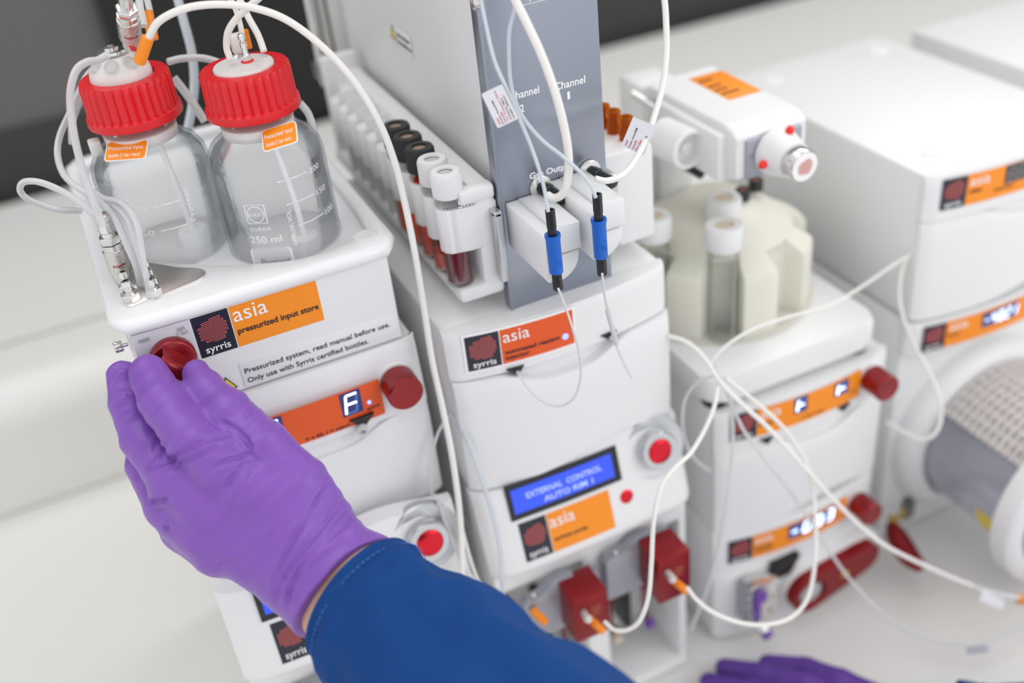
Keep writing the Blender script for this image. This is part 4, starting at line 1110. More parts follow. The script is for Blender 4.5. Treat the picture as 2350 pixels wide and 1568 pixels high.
def tall_bottle(x_, y_, lb):
    t = thing('collection_bottle', (x_, y_, bz), lb, 'bottle', 'collection bottles on the carousel')
    b = MB(); b.lathe([(.01, .8), (11, .2), (12.2, 2), (12.2, 74), (11, 78), (10.2, 80), (10.2, 92), (9.2, 92), (9.2, 80), (11, 73), (11, 3), (.01, 2)], (x_, y_, bz), Z1, 'glassthin', 36, caps=False); b.ang = 60; b.build('glass', t)
    b = MB(); b.lathe([(13.0, 80), (13.5, 81), (13.4, 96), (12.6, 98), (7.4, 98.2), (7.2, 97)], (x_, y_, bz), Z1, 'white', 72, flute=lambda k, a: 1+.012*math.cos(a*36) if k in (1, 2) else 1, caps=False); cp = b.build('cap', t)
    b = MB(); b.lathe([(7.4, 97), (.01, 97.1)], (x_, y_, bz), Z1, 'septumlight', 24); b.build('septum', cp)
    return t
tb = tall_bottle(CC[0]+69*math.cos(math.radians(-118)), CC[1]+69*math.sin(math.radians(-118)), lab8[0])
for a_, lb in zip((-163, 152, 107), lab8[1:4]):
    o = copy_tree(tb); o['label'] = lb
    o.location = ((CC[0]+69*math.cos(math.radians(a_)))/1000, (CC[1]+69*math.sin(math.radians(a_)))/1000, (bz+LIFT)/1000)
p = atz(1660, 452, -369)
o = copy_tree(tb); o['label'] = lab8[4]; o.location = (p.x/1000, p.y/1000, (bz+LIFT)/1000)
sv = None
for i, (px_, py_) in enumerate(((1705, 430), (1735, 408))):
    p = atz(px_, py_, -372)
    lb = ['small black capped vial directly under the valve head, the nearer of two', 'small black capped vial under the valve head, the farther of two'][i]
    if sv is None:
        sv = thing('small_vial', (p.x, p.y, -412), lb, 'vial', 'small black capped vials under the valve head')
        O = (p.x, p.y, -412)
        b = MB(); b.lathe([(.01, 0), (5, 0), (5.4, 1), (5.4, 26), (4, 29), (4, 32)], O, Z1, 'glassthin', 24); b.build('glass', sv)
        b = MB(); b.lathe([(5.4, 30), (5.7, 31), (5.7, 38), (5.2, 39), (2.9, 39), (2.8, 38.2)], O, Z1, 'capblack', 28, caps=False); cp = b.build('cap', sv)
        b = MB(); b.lathe([(2.9, 38.2), (.01, 38.3)], O, Z1, 'septumred', 18); b.build('septum', cp)
    else:
        o = copy_tree(sv); o['label'] = lb; o.location = (p.x/1000, p.y/1000, (-412+LIFT)/1000)

# ------------------------------------------------------------------ fourth stack: temperature controller and reactor heater
fc4 = front_curve(549, 728, 11)
mp4 = lambda v: Vector((v.x, v.y+fc4(v.x), v.z))
hc = module('temperature_controller', 'wide white module with unlit dark digits on an orange strip, top of the right stack', 549, 728, 530, 262, -368, -494, 11, zl=-405, arch=12, scoop=10, arch_c=.5)
bl = curvept(2155.5, 484, 529.6, fc4)
brand(hc, (bl.x, 529.4, bl.z), X1, Z1, 150, 25, mp=mp4, bw=19.5, lines=(('chiller', 1.5, 9.5, 3.6, 12), ('temperature', 24, 6, 3, 18)), title_sz=9.5, tx=2)
b = MB(); b.map = mp4; a = curvept(2302, 430, 529.2, fc4); 
b.strip((a.x, 529, a.z+2.5), X1, Z1, 34, 15.5, 'segoff', 10, .4)
for i in range(4): digit(b, Vector((a.x+2+8*i, 528.8, a.z+4.5)), X1, Z1, 4.6, 11, '8', 'segoffd', None, lw=1.0)
b.build('unlit_display', hc)
b = MB()
for x_, y_ in ((580, 560), (700, 560), (580, 760), (700, 760)):
    b = MB(); b.lathe([(9, 0), (9, .5), (8, .9), (6, .6)], (x_, y_, -368.2), Z1, 'white', 36); b.build('stacking_dimple', hc)
rh = thing('reactor_heater', (640, 660, BENCH), 'white heater module with lit digits and a large glass reactor column', 'heater')
b = MB(); b.box(549, 728, 537, 790, BENCH+1, -498, 'white', 4); b.build('casing', rh)
b = MB(); b.panel(548, 729, lambda q: -497, lambda q: -530, lambda q, s_: 529.5-11*(1-q*q)+3*abs(q)**24+1.5*math.exp(-s_*14)+2*s_**6, 540, 'white', 44, 10); b.build('upper_fascia', rh)
bl = curvept(2112, 810, 529.0, fc4)
brand(rh, (bl.x, 528.6, bl.z+.4), X1, Z1, 150, 24.4, mp=mp4, bw=19.5, lines=(('heater', 1.5, 9.5, 3.6, 12),), title_sz=9.5, tx=3)
b = MB(); b.map = mp4; seven(rh, b, 2252, 752, 2338, 690, fc4, 528.2, '-40.21'); b.build('lit_display', rh)
RC = Vector((642, 537, -636))
b = MB(); b.lathe([(88, -1), (88, 8), (82, 17), (75, 20), (70, 20), (69.5, 12)], RC, (0, -1, 0), 'white', 72, caps=False); b.ang = 50; b.build('mounting_ring', rh)
b = MB(); b.lathe([(67.5, 4), (67.5, 118), (65.5, 118), (65.5, 4)], RC, (0, -1, 0), 'tinted', 72, caps=False); b.ang = 60; gc = b.build('glass_column', rh)
b = MB(); b.lathe([(38, 4), (38, 100), (36, 101)], RC, (0, -1, 0), 'silver', 48); b.build('inner_core', gc)
b = MB(); b.lathe([(69, 108), (82, 108), (84.5, 110), (84.5, 126), (82, 128), (69, 128), (69, 108)], RC, (0, -1, 0), 'frost', 72, caps=False); b.ang = 40; b.build('front_ring', rh)
b = MB()
def jk(u, v, R=71):
    a = math.radians(30+112*u); return RC+Vector((R*math.cos(a), -(21+84*v), R*math.sin(a)))
g1 = b.grid(lambda u, v: jk(u, v, 71.5), 26, 20, 'mesh'); g2 = b.grid(lambda u, v: jk(u, v, 69), 26, 20, 'mesh', flip=True)
b.build('woven_jacket', rh)
for i in range(15):
    b = MB(); aa = math.radians(33+7.6*i); b.tube([RC+Vector((73*math.cos(aa), -yy, 73*math.sin(aa))) for yy in range(22, 108, 6)], 2.0, 'mesh', 8, 2); b.build('jacket_cord', rh)
for i in range(12):
    b = MB(); yv = 24+i*7.0
    b.tube([RC+Vector((73*math.cos(math.radians(a)), -yv, 73*math.sin(math.radians(a)))) for a in range(30, 143, 8)], 2.2, 'mesh', 8, 3); b.build('jacket_cord', rh)
b = MB()
def yl(u, v):
    a = math.radians(192+42*u); return RC+Vector((68.2*math.cos(a), -(78+27*v), 68*math.sin(a)))
b.grid(yl, 8, 6, 'yellow'); b.build('warning_label', gc)
b = MB(); b.tube([D(2046, 1205, 945), D(2060, 1235, 935), D(2085, 1275, 920), D(2110, 1300, 905)], 6, 'redmetal', 14, 6, rfun=lambda t: .45+1.5*math.sin(math.pi*min(1, t*.75+.12))*.8); cl = b.build('clamp_lever', rh)
b = MB(); b.cyl(D(2046, 1205, 945), (0.1, .2, 1), 3.4, 9, 'brass'); b.cyl(D(2046, 1205, 945), (1, .3, .1), 2.4, 22, 'brass'); b.build('brass_nut', cl)
b = MB(); q = aty(2083, 1165, 536); b.prism(rrect(q.x-7, q.x+7, q.z-14, q.z+14, 5, 4), 'y', 534, 538, 'darkgrey', .8); b.build('cable_gland', rh)
b5 = thing('white_cabinet', (856, 660, BENCH), 'plain white casing, rightmost at the back edge of the row of instruments', 'lab instrument')
b = MB(); b.box(768, 948, 530, 792, BENCH+1, -372, 'white', 4); b.build('casing', b5)

# ------------------------------------------------------------------ inline connectors and tubes
def connector(px0, py0, px1, py1, y_, label, lug):
    A = aty(px0, py0, y_); B_ = aty(px1, py1, y_); L = (B_-A).length; ax = (B_-A)
    t = thing('inline_connector', B_, label, 'connector', 'blue inline connectors')
    b = MB(); b.lathe([(1.9, 1.2), (1.7, 0), (2.9, 0), (2.9, L*.20), (2.6, L*.235), (2.7, L*.24), (2.7, L*.3), (2.4, L*.34)], A, ax, 'black', 8); b.ang = 20; b.build('upper_nut', t)
    b = MB(); b.lathe([(3.0, L*.305), (4.5, L*.295), (4.6, L*.32), (4.1, L*.36), (4.0, L*.77), (3.2, L*.775)], A, ax, 'blue', 32); b.ang = 40
    mid = A.lerp(B_, .60); axn = ax.normalized(); tocam = (-mid).normalized(); tocam = (tocam-axn*tocam.dot(axn)).normalized(); sd = axn.cross(tocam)
    bb = b.build('blue_body', t)
    b = MB(); b.obox(mid-sd*1.2-axn*-3.2+tocam*3.6, sd, -axn, 3.0, 6.6, 1.0, 'blue', .3); b.build('latch_tab', bb)
    b = MB(); b.lathe([(4.4, -1.2), (4.4, 1.2)], mid-sd*2.2+tocam*0, sd, 'blue', 24); b.build('lug', bb)
    b = MB(); b.lathe([(2.6, L*.77), (3.1, L*.79), (3.1, L*.97), (2.7, L), (1.4, L), (1.3, L*.97)], A, ax, 'black', 8); b.ang = 20; b.build('lower_nut', t)
    return A, B_
cA = connector(1262, 482, 1281, 664, 473, 'blue inline connector with black nuts, hanging before the left frosted block', 0)
cB = connector(1370, 446, 1382, 630, 472, 'blue inline connector with black nuts, hanging before the right frosted block', 1)

def tube(pts, r, mn, label, name='tubing', sub=7, seg=10, group=None, cat='tube'):
    P = [p if isinstance(p, Vector) else D(*p) for p in pts]
    b = MB(); b.tube(P, r, mn, seg, sub)
    b.ang = 60
    o = b.build(name, root=P[0])
    tag(o, label, cat, group)
    return o
tube([(338, 92, 578), (366, 48, 570), (430, 18, 566), (510, 10, 566), (590, 20, 570), (665, 50, 575), (745, 112, 583), (815, 190, 592), (870, 280, 603), (905, 370, 616), (930, 470, 630), (952, 580, 642), (972, 700, 655), (992, 830, 668), (1014, 930, 678), (1038, 1050, 688), (1056, 1190, 700), (1063, 1345, 712)], 2.1, 'milky', 'long milky tube arching from the left bottle over both caps and down between the stacks')
tube([(528, 134, 604), (520, 108, 600), (524, 72, 592), (545, 40, 586), (575, 12, 580), (606, -20, 576), (650, -110, 570)], 2.0, 'milky', 'milky tube rising from the left side of the right bottle cap')
tube([(556, 84, 604), (551, 55, 600), (540, 20, 596), (524, -15, 592), (490, -110, 585)], 1.6, 'milky', 'short milky tube rising from the middle of the right bottle cap')
tube([(606, 118, 612), (592, 80, 612), (570, 40, 612), (545, -12, 612), (500, -110, 612)], 2.0, 'milky', 'milky tube behind the chrome barb on the right bottle cap')
tube([(298, 102, 590), (292, 70, 592), (287, 30, 594), (284, -20, 596), (280, -110, 600)], 1.8, 'ptfe', 'thin tube going up behind the steel coupling on the left bottle')
tube([(330, 60, 610), (322, 20, 612), (318, -20, 614), (315, -110, 616)], 2.3, 'ptfe', 'tube entering the far orange fitting at the top left')
tube([(345, 30, 640), (338, 0, 640), (335, -20, 640), (330, -110, 640)], 2.0, 'ptfe', 'second tube behind the far orange fitting at the top left')
tube([(370, -110, 700), (404, -15, 700), (422, 50, 700), (440, 120, 705), (446, 190, 710), (440, 250, 715), (428, 310, 720)], 3.0, 'ptfeblue', 'bluish tube hanging between the two bottle caps')
tube([(385, 142, 650), (420, 134, 655), (470, 134, 660), (520, 150, 665)], 2.2, 'ptfe', 'tube running level behind the two red caps')
tube([(398, 178, 665), (420, 205, 668), (445, 240, 670), (470, 278, 672)], 2.6, 'ptfe', 'thick tube end slanting down between the two bottles')
tube([(688, 236, 640), (708, 262, 645), (720, 300, 650), (728, 340, 660)], 2.3, 'ptfe', 'tube end curving down behind the right bottle')
tube([(246, 126, 592), (225, 138, 586), (200, 142, 580), (176, 160, 576), (163, 200, 574), (162, 250, 574), (172, 320, 574), (190, 390, 576), (212, 455, 582), (236, 518, 590)], 2.15, 'cleartube', 'clear hose from the domed port down into the steel quick connector')
tube([(222, 150, 640), (196, 180, 640), (180, 215, 640), (160, 260, 642), (138, 310, 640), (132, 355, 636), (146, 400, 630), (180, 432, 622), (225, 456, 614), (262, 500, 606), (290, 560, 602), (312, 610, 606), (322, 655, 612)], 2.0, 'cleartube', 'clear hose looping out left behind the tray corner')
tube([(198, 210, 655), (178, 245, 655), (165, 290, 655), (165, 330, 660)], 2.0, 'cleartube', 'clear hose behind the left red cap, passing close to its rim')
tube([(232, 508, 592), (190, 470, 588), (140, 438, 588), (90, 418, 590), (55, 418, 594), (46, 436, 600), (62, 456, 606), (100, 472, 614), (140, 482, 622), (185, 484, 640)], 1.9, 'cleartube', 'clear hose loop sticking out to the left above the bench')
for i, (ex_, pth) in enumerate((
    ('clear hose into the frontmost right fitting of the steel plate', [(343, 680, 603), (336, 640, 600), (328, 590, 597), (318, 530, 596), (300, 486, 600), (272, 462, 606), (240, 455, 612), (215, 440, 618)]),
    ('clear hose into the second right fitting of the steel plate', [(334, 655, 612), (326, 610, 606), (312, 560, 602), (296, 510, 602), (270, 478, 608), (240, 462, 616), (205, 445, 624)]),
    ('clear hose into the third right fitting of the steel plate', [(326, 634, 621), (314, 590, 612), (298, 545, 608), (275, 500, 608), (248, 478, 612), (225, 470, 620)]),
    ('clear hose into the rear right fitting of the steel plate', [(318, 616, 630), (304, 570, 618), (284, 525, 612), (262, 490, 612), (240, 470, 618)]))):
    tube(pth, 1.75, 'cleartube', ex_)
# quick coupling and orange fittings at the top left
t = thing('quick_coupling', D(300, 98, 596), 'chromed quick coupling standing on the left bottle cap', 'coupling')
quick_connector(t, D(302, 102, 598), D(284, -30, 560)-D(302, 102, 598), 'coupling_body')
def orange_fit(px0, py0, px1, py1, d0, d1, label, r=2.9):
    A = D(px0, py0, d0); B_ = D(px1, py1, d1); L = (B_-A).length
    b = MB(); b.lathe([(r*.85, 0), (r, .6), (r, L*.45), (r*.92, L*.47), (r*1.0, L*.49), (r*1.0, L-.5), (r*.7, L)], A, B_-A, 'orangepl', 12); b.ang = 20
    o = b.build('orange_fitting', root=A); tag(o, label, 'fitting', 'orange fittings above the left bottle')
orange_fit(320, 144, 340, 84, 586, 577, 'orange ribbed fitting at the end of the arching milky tube', 3.4)
orange_fit(352, 92, 338, 24, 625, 622, 'orange fitting behind, higher than the other, at the top left', 3.2)
# tower tubes
tube([(1100, -120, 540), (1103, -15, 548), (1116, 60, 550), (1135, 140, 552), (1163, 205, 555), (1190, 268, 560), (1222, 345, 565), (1246, 420, 570), (1258, 486, 575)], 1.05, 'ptfeblue', 'thin tube running down past the left flag label into the left blue connector')
tube([(1215, -120, 530), (1184, -10, 552), (1180, 25, 555), (1169, 70, 560), (1168, 130, 565), (1174, 200, 568), (1196, 262, 568), (1240, 318, 568), (1290, 358, 570), (1334, 398, 574), (1358, 430, 576), (1367, 454, 578)], 1.1, 'ptfeblue', 'thin tube bowing across the metal plate into the right blue connector')
tube([(1135, -130, 525), (1176, -15, 545), (1205, 45, 548), (1240, 120, 552), (1270, 200, 558), (1292, 280, 566), (1304, 350, 574), (1303, 410, 580), (1292, 444, 585), (1272, 455, 588), (1256, 448, 590)], 2.4, 'milky', 'thick milky tube looping down the metal plate into the left black fitting')
tube([(1500, -140, 640), (1523, -15, 640), (1529, 60, 640), (1529, 130, 640), (1520, 200, 638), (1503, 262, 634), (1483, 318, 628), (1455, 372, 620), (1425, 404, 612), (1392, 415, 608), (1366, 410, 606)], 1.9, 'milky', 'milky tube curving down past the right flag label into the right black fitting')
tube([(1281, 662, 598), (1296, 700, 604), (1316, 760, 616), (1331, 820, 628), (1332, 870, 638), (1318, 912, 646), (1288, 932, 654), (1255, 926, 658), (1220, 900, 660), (1192, 862, 660)], .75, 'ptfe', 'fine tube looping from the left blue connector to the port under the label')
tube([(1382, 628, 606), (1388, 680, 618), (1399, 730, 636), (1412, 785, 655), (1430, 830, 672), (1450, 868, 684)], .75, 'ptfe', 'fine tube hanging from the right blue connector')
tube([(1394, 712, 630), (1404, 750, 641), (1415, 790, 654)], 1.5, 'ptfe', 'short white sleeve on the fine tube below the right blue connector', name='tube_sleeve', cat='sleeve')
def flag(corners, d, label, lines, bend=0):
    BL, BR, TR, TL = [D(c[0], c[1], d) for c in corners]
    Ob, ex, ey, w, h = frame4(BL, BR, TL)
    t = thing('flag_label', BL, label, 'label', 'laminated flag labels on the tubes')
    b = MB(); plate2d(b, rrect(0, w, 0, h, 1.0, 4), Ob, ex, ey, 0, .35, 'tagpaper'); b.build('tag', t)
    b = MB(); y_ = h*.80; st_ = h*.8/max(len(lines), 4)
    for (s_, mm) in lines:
        b.text(s_, Ob+ex*1.0+ey*y_, ex, ey, st_*.78, mm, off=.12, bold=.02, ext=.02, width=(w-2.5)*min(1, len(s_)/17.0)); y_ -= st_
    b.build('print', t)
flag([(1190, 272), (1152, 193), (1107, 205), (1138, 286)], 552, 'small white flag label on the thin tube, overlapping the left edge of the metal plate',
     [('ASIA', 'tagred'), ('From: AutoRIM', 'ink'), ('Needle', 'tagred'), ('To: Pressure Valve', 'tagred'), ('Volume: 98ul', 'ink'), ('Length: 500mm', 'ink')])
flag([(1478, 357), (1506, 290), (1452, 262), (1425, 335)], 626, 'small white flag label on the tube right of the metal plate, beside the amber vials',
     [('ASIA', 'tagred'), ('From: AutoRIM', 'ink'), ('Needle', 'tagred'), ('To: Gas', 'tagred'), ('Volume: N/A', 'ink')])
# tubes over the lower instruments
tube([(1034, 950, 700), (1052, 975, 698), (1078, 1020, 696), (1102, 1090, 698), (1128, 1170, 702), (1146, 1250, 706), (1152, 1320, 712), (1154, 1400, 725)], 1.5, 'ptfeblue', 'bluish tube running down beside the EXTERNAL CONTROL pump')
tube([(1034, 952, 700), (1008, 988, 702), (992, 1040, 706), (985, 1090, 712), (992, 1140, 720), (1010, 1185, 725)], 1.0, 'ptfe', 'thin tube crossing the gap between the left and middle stacks')
tube([(1006, 1150, 706), (1030, 1220, 708), (1062, 1290, 712), (1100, 1350, 718), (1150, 1395, 724)], 1.5, 'ptfe', 'pale tube slanting down behind the blue sleeve')
tube([(1052, 1180, 712), (1075, 1270, 716), (1096, 1330, 722), (1128, 1385, 728)], 1.3, 'milky', 'milky tube end behind the blue sleeve')
tube([(1388, 1428, 720), (1410, 1446, 712), (1440, 1446, 705), (1468, 1425, 698), (1488, 1370, 692), (1495, 1290, 688), (1500, 1200, 684), (1516, 1120, 686), (1548, 1075, 692), (1585, 1040, 700), (1618, 985, 712), (1640, 930, 722), (1648, 880, 730)], 1.55, 'milky', 'white tube rising from the left red valve block past the pump dial')
tube([(1576, 1348, 745), (1600, 1378, 742), (1640, 1408, 742), (1700, 1430, 748), (1760, 1434, 758), (1815, 1418, 768), (1852, 1376, 776), (1868, 1310, 780), (1872, 1230, 782), (1866, 1130, 782), (1848, 1060, 776), (1800, 985, 762), (1730, 920, 748), (1665, 868, 738)], 1.55, 'milky', 'white tube sweeping from the right red valve block under the steel block and up')
tube([(1535, 772, 730), (1575, 785, 726), (1615, 820, 724), (1655, 880, 728), (1705, 930, 736), (1765, 985, 748), (1850, 1078, 768), (1930, 1165, 790), (2020, 1245, 812), (2130, 1302, 836), (2240, 1348, 856), (2335, 1372, 870), (2420, 1378, 880)], 1.75, 'milky', 'long white tube crossing the third stack down to the glass reactor column')
tube([(1640, 840, 735), (1668, 900, 742), (1705, 985, 752), (1760, 1060, 770), (1815, 1130, 790), (1880, 1228, 815), (1950, 1330, 840), (2040, 1420, 856), (2140, 1468, 862), (2240, 1478, 862), (2330, 1440, 866), (2420, 1395, 870)], 1.25, 'ptfe', 'thin tube looping low over the bench in front of the red lever')
tube([(1650, 862, 735), (1610, 872, 745), (1578, 905, 755), (1566, 955, 765), (1572, 1010, 775), (1595, 1055, 790), (1630, 1082, 805)], 1.1, 'ptfe', 'thin tube curling left beside the third stack')
tube([(1655, 868, 735), (1676, 920, 742), (1682, 1000, 755), (1676, 1090, 772), (1660, 1200, 790), (1630, 1330, 815), (1600, 1410, 835), (1585, 1450, 850)], 1.25, 'ptfe', 'thin tube hanging straight down the left side of the third stack')
tube([(1625, 840, 740), (1665, 795, 742), (1730, 755, 750), (1815, 726, 765), (1905, 700, 790), (1975, 660, 805), (2040, 615, 818), (2092, 582, 826)], 1.2, 'milky', 'thin tube passing in front of the bottle carousel to the right stack')
tube([(2092, 582, 828), (2070, 620, 832), (2064, 680, 838), (2076, 740, 842), (2100, 795, 850), (2130, 850, 846), (2155, 910, 846), (2160, 960, 848), (2142, 1000, 850), (2110, 1008, 856), (2075, 992, 864), (2035, 970, 875)], 1.6, 'milky', 'white tube looping down the left edge of the right stack')
t = thing('flag_label', D(2270, 1370, 858), 'blank white flag label on the long tube below the glass column', 'label', 'laminated flag labels on the tubes')
b = MB(); Ob, ex, ey, w, h = frame4(D(2248, 1378, 850), D(2300, 1402, 852), D(2250, 1352, 852)); plate2d(b, rrect(0, w, 0, h, 1, 4), Ob, ex, ey, 0, .5, 'tagpaper'); b.build('tag', t)
tube([(2238, 1350, 853), (2290, 1366, 862), (2325, 1374, 868)], 2.3, 'ptfe', 'clear sleeve around the long tube beside the blank flag label', name='tube_sleeve', cat='sleeve')
t = thing('flag_label', D(2240, 1490, 860), 'small flag label on the thin tube lying lowest over the bench', 'label', 'laminated flag labels on the tubes')
b = MB(); Ob, ex, ey, w, h = frame4(D(2218, 1505, 859), D(2272, 1497, 859), D(2216, 1486, 859)); plate2d(b, rrect(0, w, 0, h, .8, 4), Ob, ex, ey, 0, .5, 'tagpaper')
for i, ww in enumerate((.8, .7)): b.text('ASIA From: FLLEX' if i else 'To: Reactor', Ob+ex*1.5+ey*(h*(.15+.45*i)), ex, ey, h*.42, 'greyink', width=w*ww, off=.15)
b.build('tag', t)
orange_fit(2335, 1375, 2420, 1385, 872, 878, 'orange fitting at the right end of the long tube, below the glass column', 4)

# ------------------------------------------------------------------ person: gloved hands and coat sleeves
def C2W(P):      # camera-frame (right, up, depth) to world axes
    return P[..., 0:1]*np.array(_r)+P[..., 1:2]*np.array(_u)+P[..., 2:3]*np.array(_f)
def cp(px, py, d):
    return np.array([(px-1175)/F*d, -(py-784)/F*d, d])
def rcone(G, a, b, r0, r1):
    ba = b-a; l2 = ba@ba
    pa = G-a; h = np.clip((pa@ba)/l2, 0, 1)
    return np.sqrt(((pa-h[..., None]*ba)**2).sum(-1))-(r0+(r1-r0)*h)
def smin(a, b, k):
    h = np.clip(.5+.5*(b-a)/k, 0, 1)
    return b*(1-h)+a*h-k*h*(1-h)
def chain(G, pts, k=3.0):
    out = None
    for (p, r0), (q, r1) in zip(pts[:-1], pts[1:]):
        s_ = rcone(G, p, q, r0, r1)
        out = s_ if out is None else smin(out, s_, k)
    return out
def surface_nets(V, org, h):
    S = V < 0
    nx, ny, nz = V.shape
    acc = np.zeros((nx-1, ny-1, nz-1, 3)); cnt = np.zeros((nx-1, ny-1, nz-1))
    for ax in range(3):
        for o1 in (0, 1):
            for o2 in (0, 1):
                sl0 = [slice(0, -1)]*3; off = [0, 0, 0]
                oth = [k for k in range(3) if k != ax]
                sl = [None]*3; sl2 = [None]*3
                n_ = V.shape
                sl[ax] = slice(0, n_[ax]-1); sl2[ax] = slice(1, n_[ax])
                for o, oo in zip(oth, (o1, o2)):
                    sl[o] = slice(oo, n_[o]-1+oo); sl2[o] = slice(oo, n_[o]-1+oo); off[o] = oo
                A = V[tuple(sl)]; B_ = V[tuple(sl2)]
                cr = (A < 0) != (B_ < 0)
                t = np.where(cr, A/np.where(cr, A-B_, 1), 0)
                for c in range(3):
                    acc[..., c] += np.where(cr, (t if c == ax else off[c]), 0)
                cnt += cr
    m_ = cnt > 0
    idx = -np.ones(m_.shape, int); idx[m_] = np.arange(m_.sum())
    ii = np.argwhere(m_)
    verts = org+(ii+acc[m_]/cnt[m_][:, None])*h
    faces = []
    for ax in range(3):
        o1, o2 = [(1, 2), (2, 0), (0, 1)][ax]
        A = np.moveaxis(S, (ax, o1, o2), (0, 1, 2)); I = np.moveaxis(idx, (ax, o1, o2), (0, 1, 2))
        a = A[:-1, 1:-1, 1:-1]; b_ = A[1:, 1:-1, 1:-1]
        for cond, flip in ((a & ~b_, False), (~a & b_, True)):
            w = np.argwhere(cond)
            if len(w) == 0: continue
            i, j, k = w[:, 0], w[:, 1]+1, w[:, 2]+1
            q = np.stack([I[i, j-1, k-1], I[i, j, k-1], I[i, j, k], I[i, j-1, k]], 1)
            faces.append(q[:, ::-1] if flip else q)
    return verts, np.concatenate(faces)
def vnoise(P, sc, seed=0.0):
    return np.array([noise.noise(Vector((p[0]*sc+seed, p[1]*sc, p[2]*sc))) for p in P])
def sdf_object(name, fn, lo, hi, h, mn, parent, post=None, smooth_it=2):
    ax = [np.arange(lo[k], hi[k], h) for k in range(3)]
    G = np.stack(np.meshgrid(*ax, indexing='ij'), -1)
    V = fn(G)
    verts, faces = surface_nets(V, np.array(lo, float), h)
    me = bpy.data.meshes.new(name)
    me.from_pydata(verts.tolist(), [], faces.tolist())
    bm = bmesh.new(); bm.from_mesh(me)
    for _ in range(smooth_it): bmesh.ops.smooth_vert(bm, verts=bm.verts, factor=.5, use_axis_x=True, use_axis_y=True, use_axis_z=True)
    bmesh.ops.recalc_face_normals(bm, faces=bm.faces)
    bm.normal_update()
    P = np.array([v.co[:] for v in bm.verts]); Nn = np.array([v.normal[:] for v in bm.verts])
    if post is not None: P = post(P, Nn)
    W = C2W(P); base = np.array(BASE[parent.name])
    W = (W-base)*.001
    for v, w in zip(bm.verts, W): v.co = w
    bmesh.ops.recalc_face_normals(bm, faces=bm.faces)
    for f in bm.faces: f.smooth = True
    bm.to_mesh(me); bm.free(); me.materials.append(M[mn])
    o = bpy.data.objects.new(name, me); COL.objects.link(o); o.parent = parent; BASE[o.name] = BASE[parent.name]
    return o

person = thing('person', D(1700, 1900, 700), 'person in a blue lab coat and purple gloves, one hand turning the red selector knob', 'person')
Ccuff = cp(808, 1355, 556); Adir = np.array([53., -32., -50.]); Adir /= np.linalg.norm(Adir)
Wdir = np.array([0.66, -0.58, -0.48]); Wdir /= np.linalg.norm(Wdir)
cuff_c = cp(806, 1356, 556)
def hand(G):
    index = chain(G, [(cp(342, 858, 586), 10.8), (cp(372, 922, 574), 12.0), (cp(424, 992, 564), 12.6), (cp(500, 1062, 560), 14.0), (cp(560, 1120, 562), 15)])
    middle = chain(G, [(cp(284, 866, 597), 9.2), (cp(296, 925, 594), 10.6), (cp(326, 1010, 588), 11.4), (cp(400, 1098, 572), 13.5), (cp(480, 1160, 566), 15)])
    ring = chain(G, [(cp(326, 960, 609), 9.6), (cp(336, 1070, 600), 11), (cp(388, 1160, 582), 13), (cp(470, 1220, 572), 15)])
    little = chain(G, [(cp(372, 1070, 618), 9), (cp(385, 1140, 610), 10.5), (cp(424, 1218, 590), 12), (cp(500, 1264, 576), 14)])
    thumb = chain(G, [(cp(451, 856, 591), 7.6), (cp(472, 893, 584), 10.0), (cp(526, 947, 574), 12.2), (cp(612, 1028, 566), 13.6), (cp(690, 1120, 566), 16), (cp(742, 1205, 566), 17)])
    fing = smin(smin(middle, ring, 2.5), little, 2.5)
    fing = smin(fing, index, 1.6)
    p = chain(G, [(cp(500, 1062, 564), 14), (cp(600, 1130, 562), 17), (cp(730, 1260, 560), 18), (cp(790, 1330, 558), 19)])
    p = smin(p, chain(G, [(cp(410, 1112, 574), 13), (cp(540, 1190, 568), 17), (cp(700, 1300, 562), 19), (cp(800, 1360, 557), 20)]), 10)
    p = smin(p, chain(G, [(cp(428, 1195, 584), 13), (cp(520, 1240, 574), 16), (cp(660, 1318, 566), 18), (cp(760, 1378, 559), 18.5)]), 10)
    p = smin(p, chain(G, [(cp(560, 1150, 585), 14), (cp(680, 1240, 578), 18), (cp(790, 1340, 570), 19)]), 12)
    # wrist going into the cuff
    wr = chain(G, [(cp(756, 1306, 560), 20), (cp(806, 1356, 556), 22), (cp(880, 1430, 530), 23)])
    w2 = chain(G, [(cp(775, 1278, 560), 16), (cp(842, 1312, 556), 19.5), (cp(930, 1390, 530), 21)])
    w3 = chain(G, [(cp(715, 1352, 562), 16), (cp(766, 1404, 556), 19.5), (cp(850, 1500, 530), 21)])
    wr = smin(smin(wr, w2, 12), w3, 12)
    p = smin(p, wr, 14)
    s_ = smin(fing, p, 7)
    s_ = smin(s_, thumb, 7)
    return s_
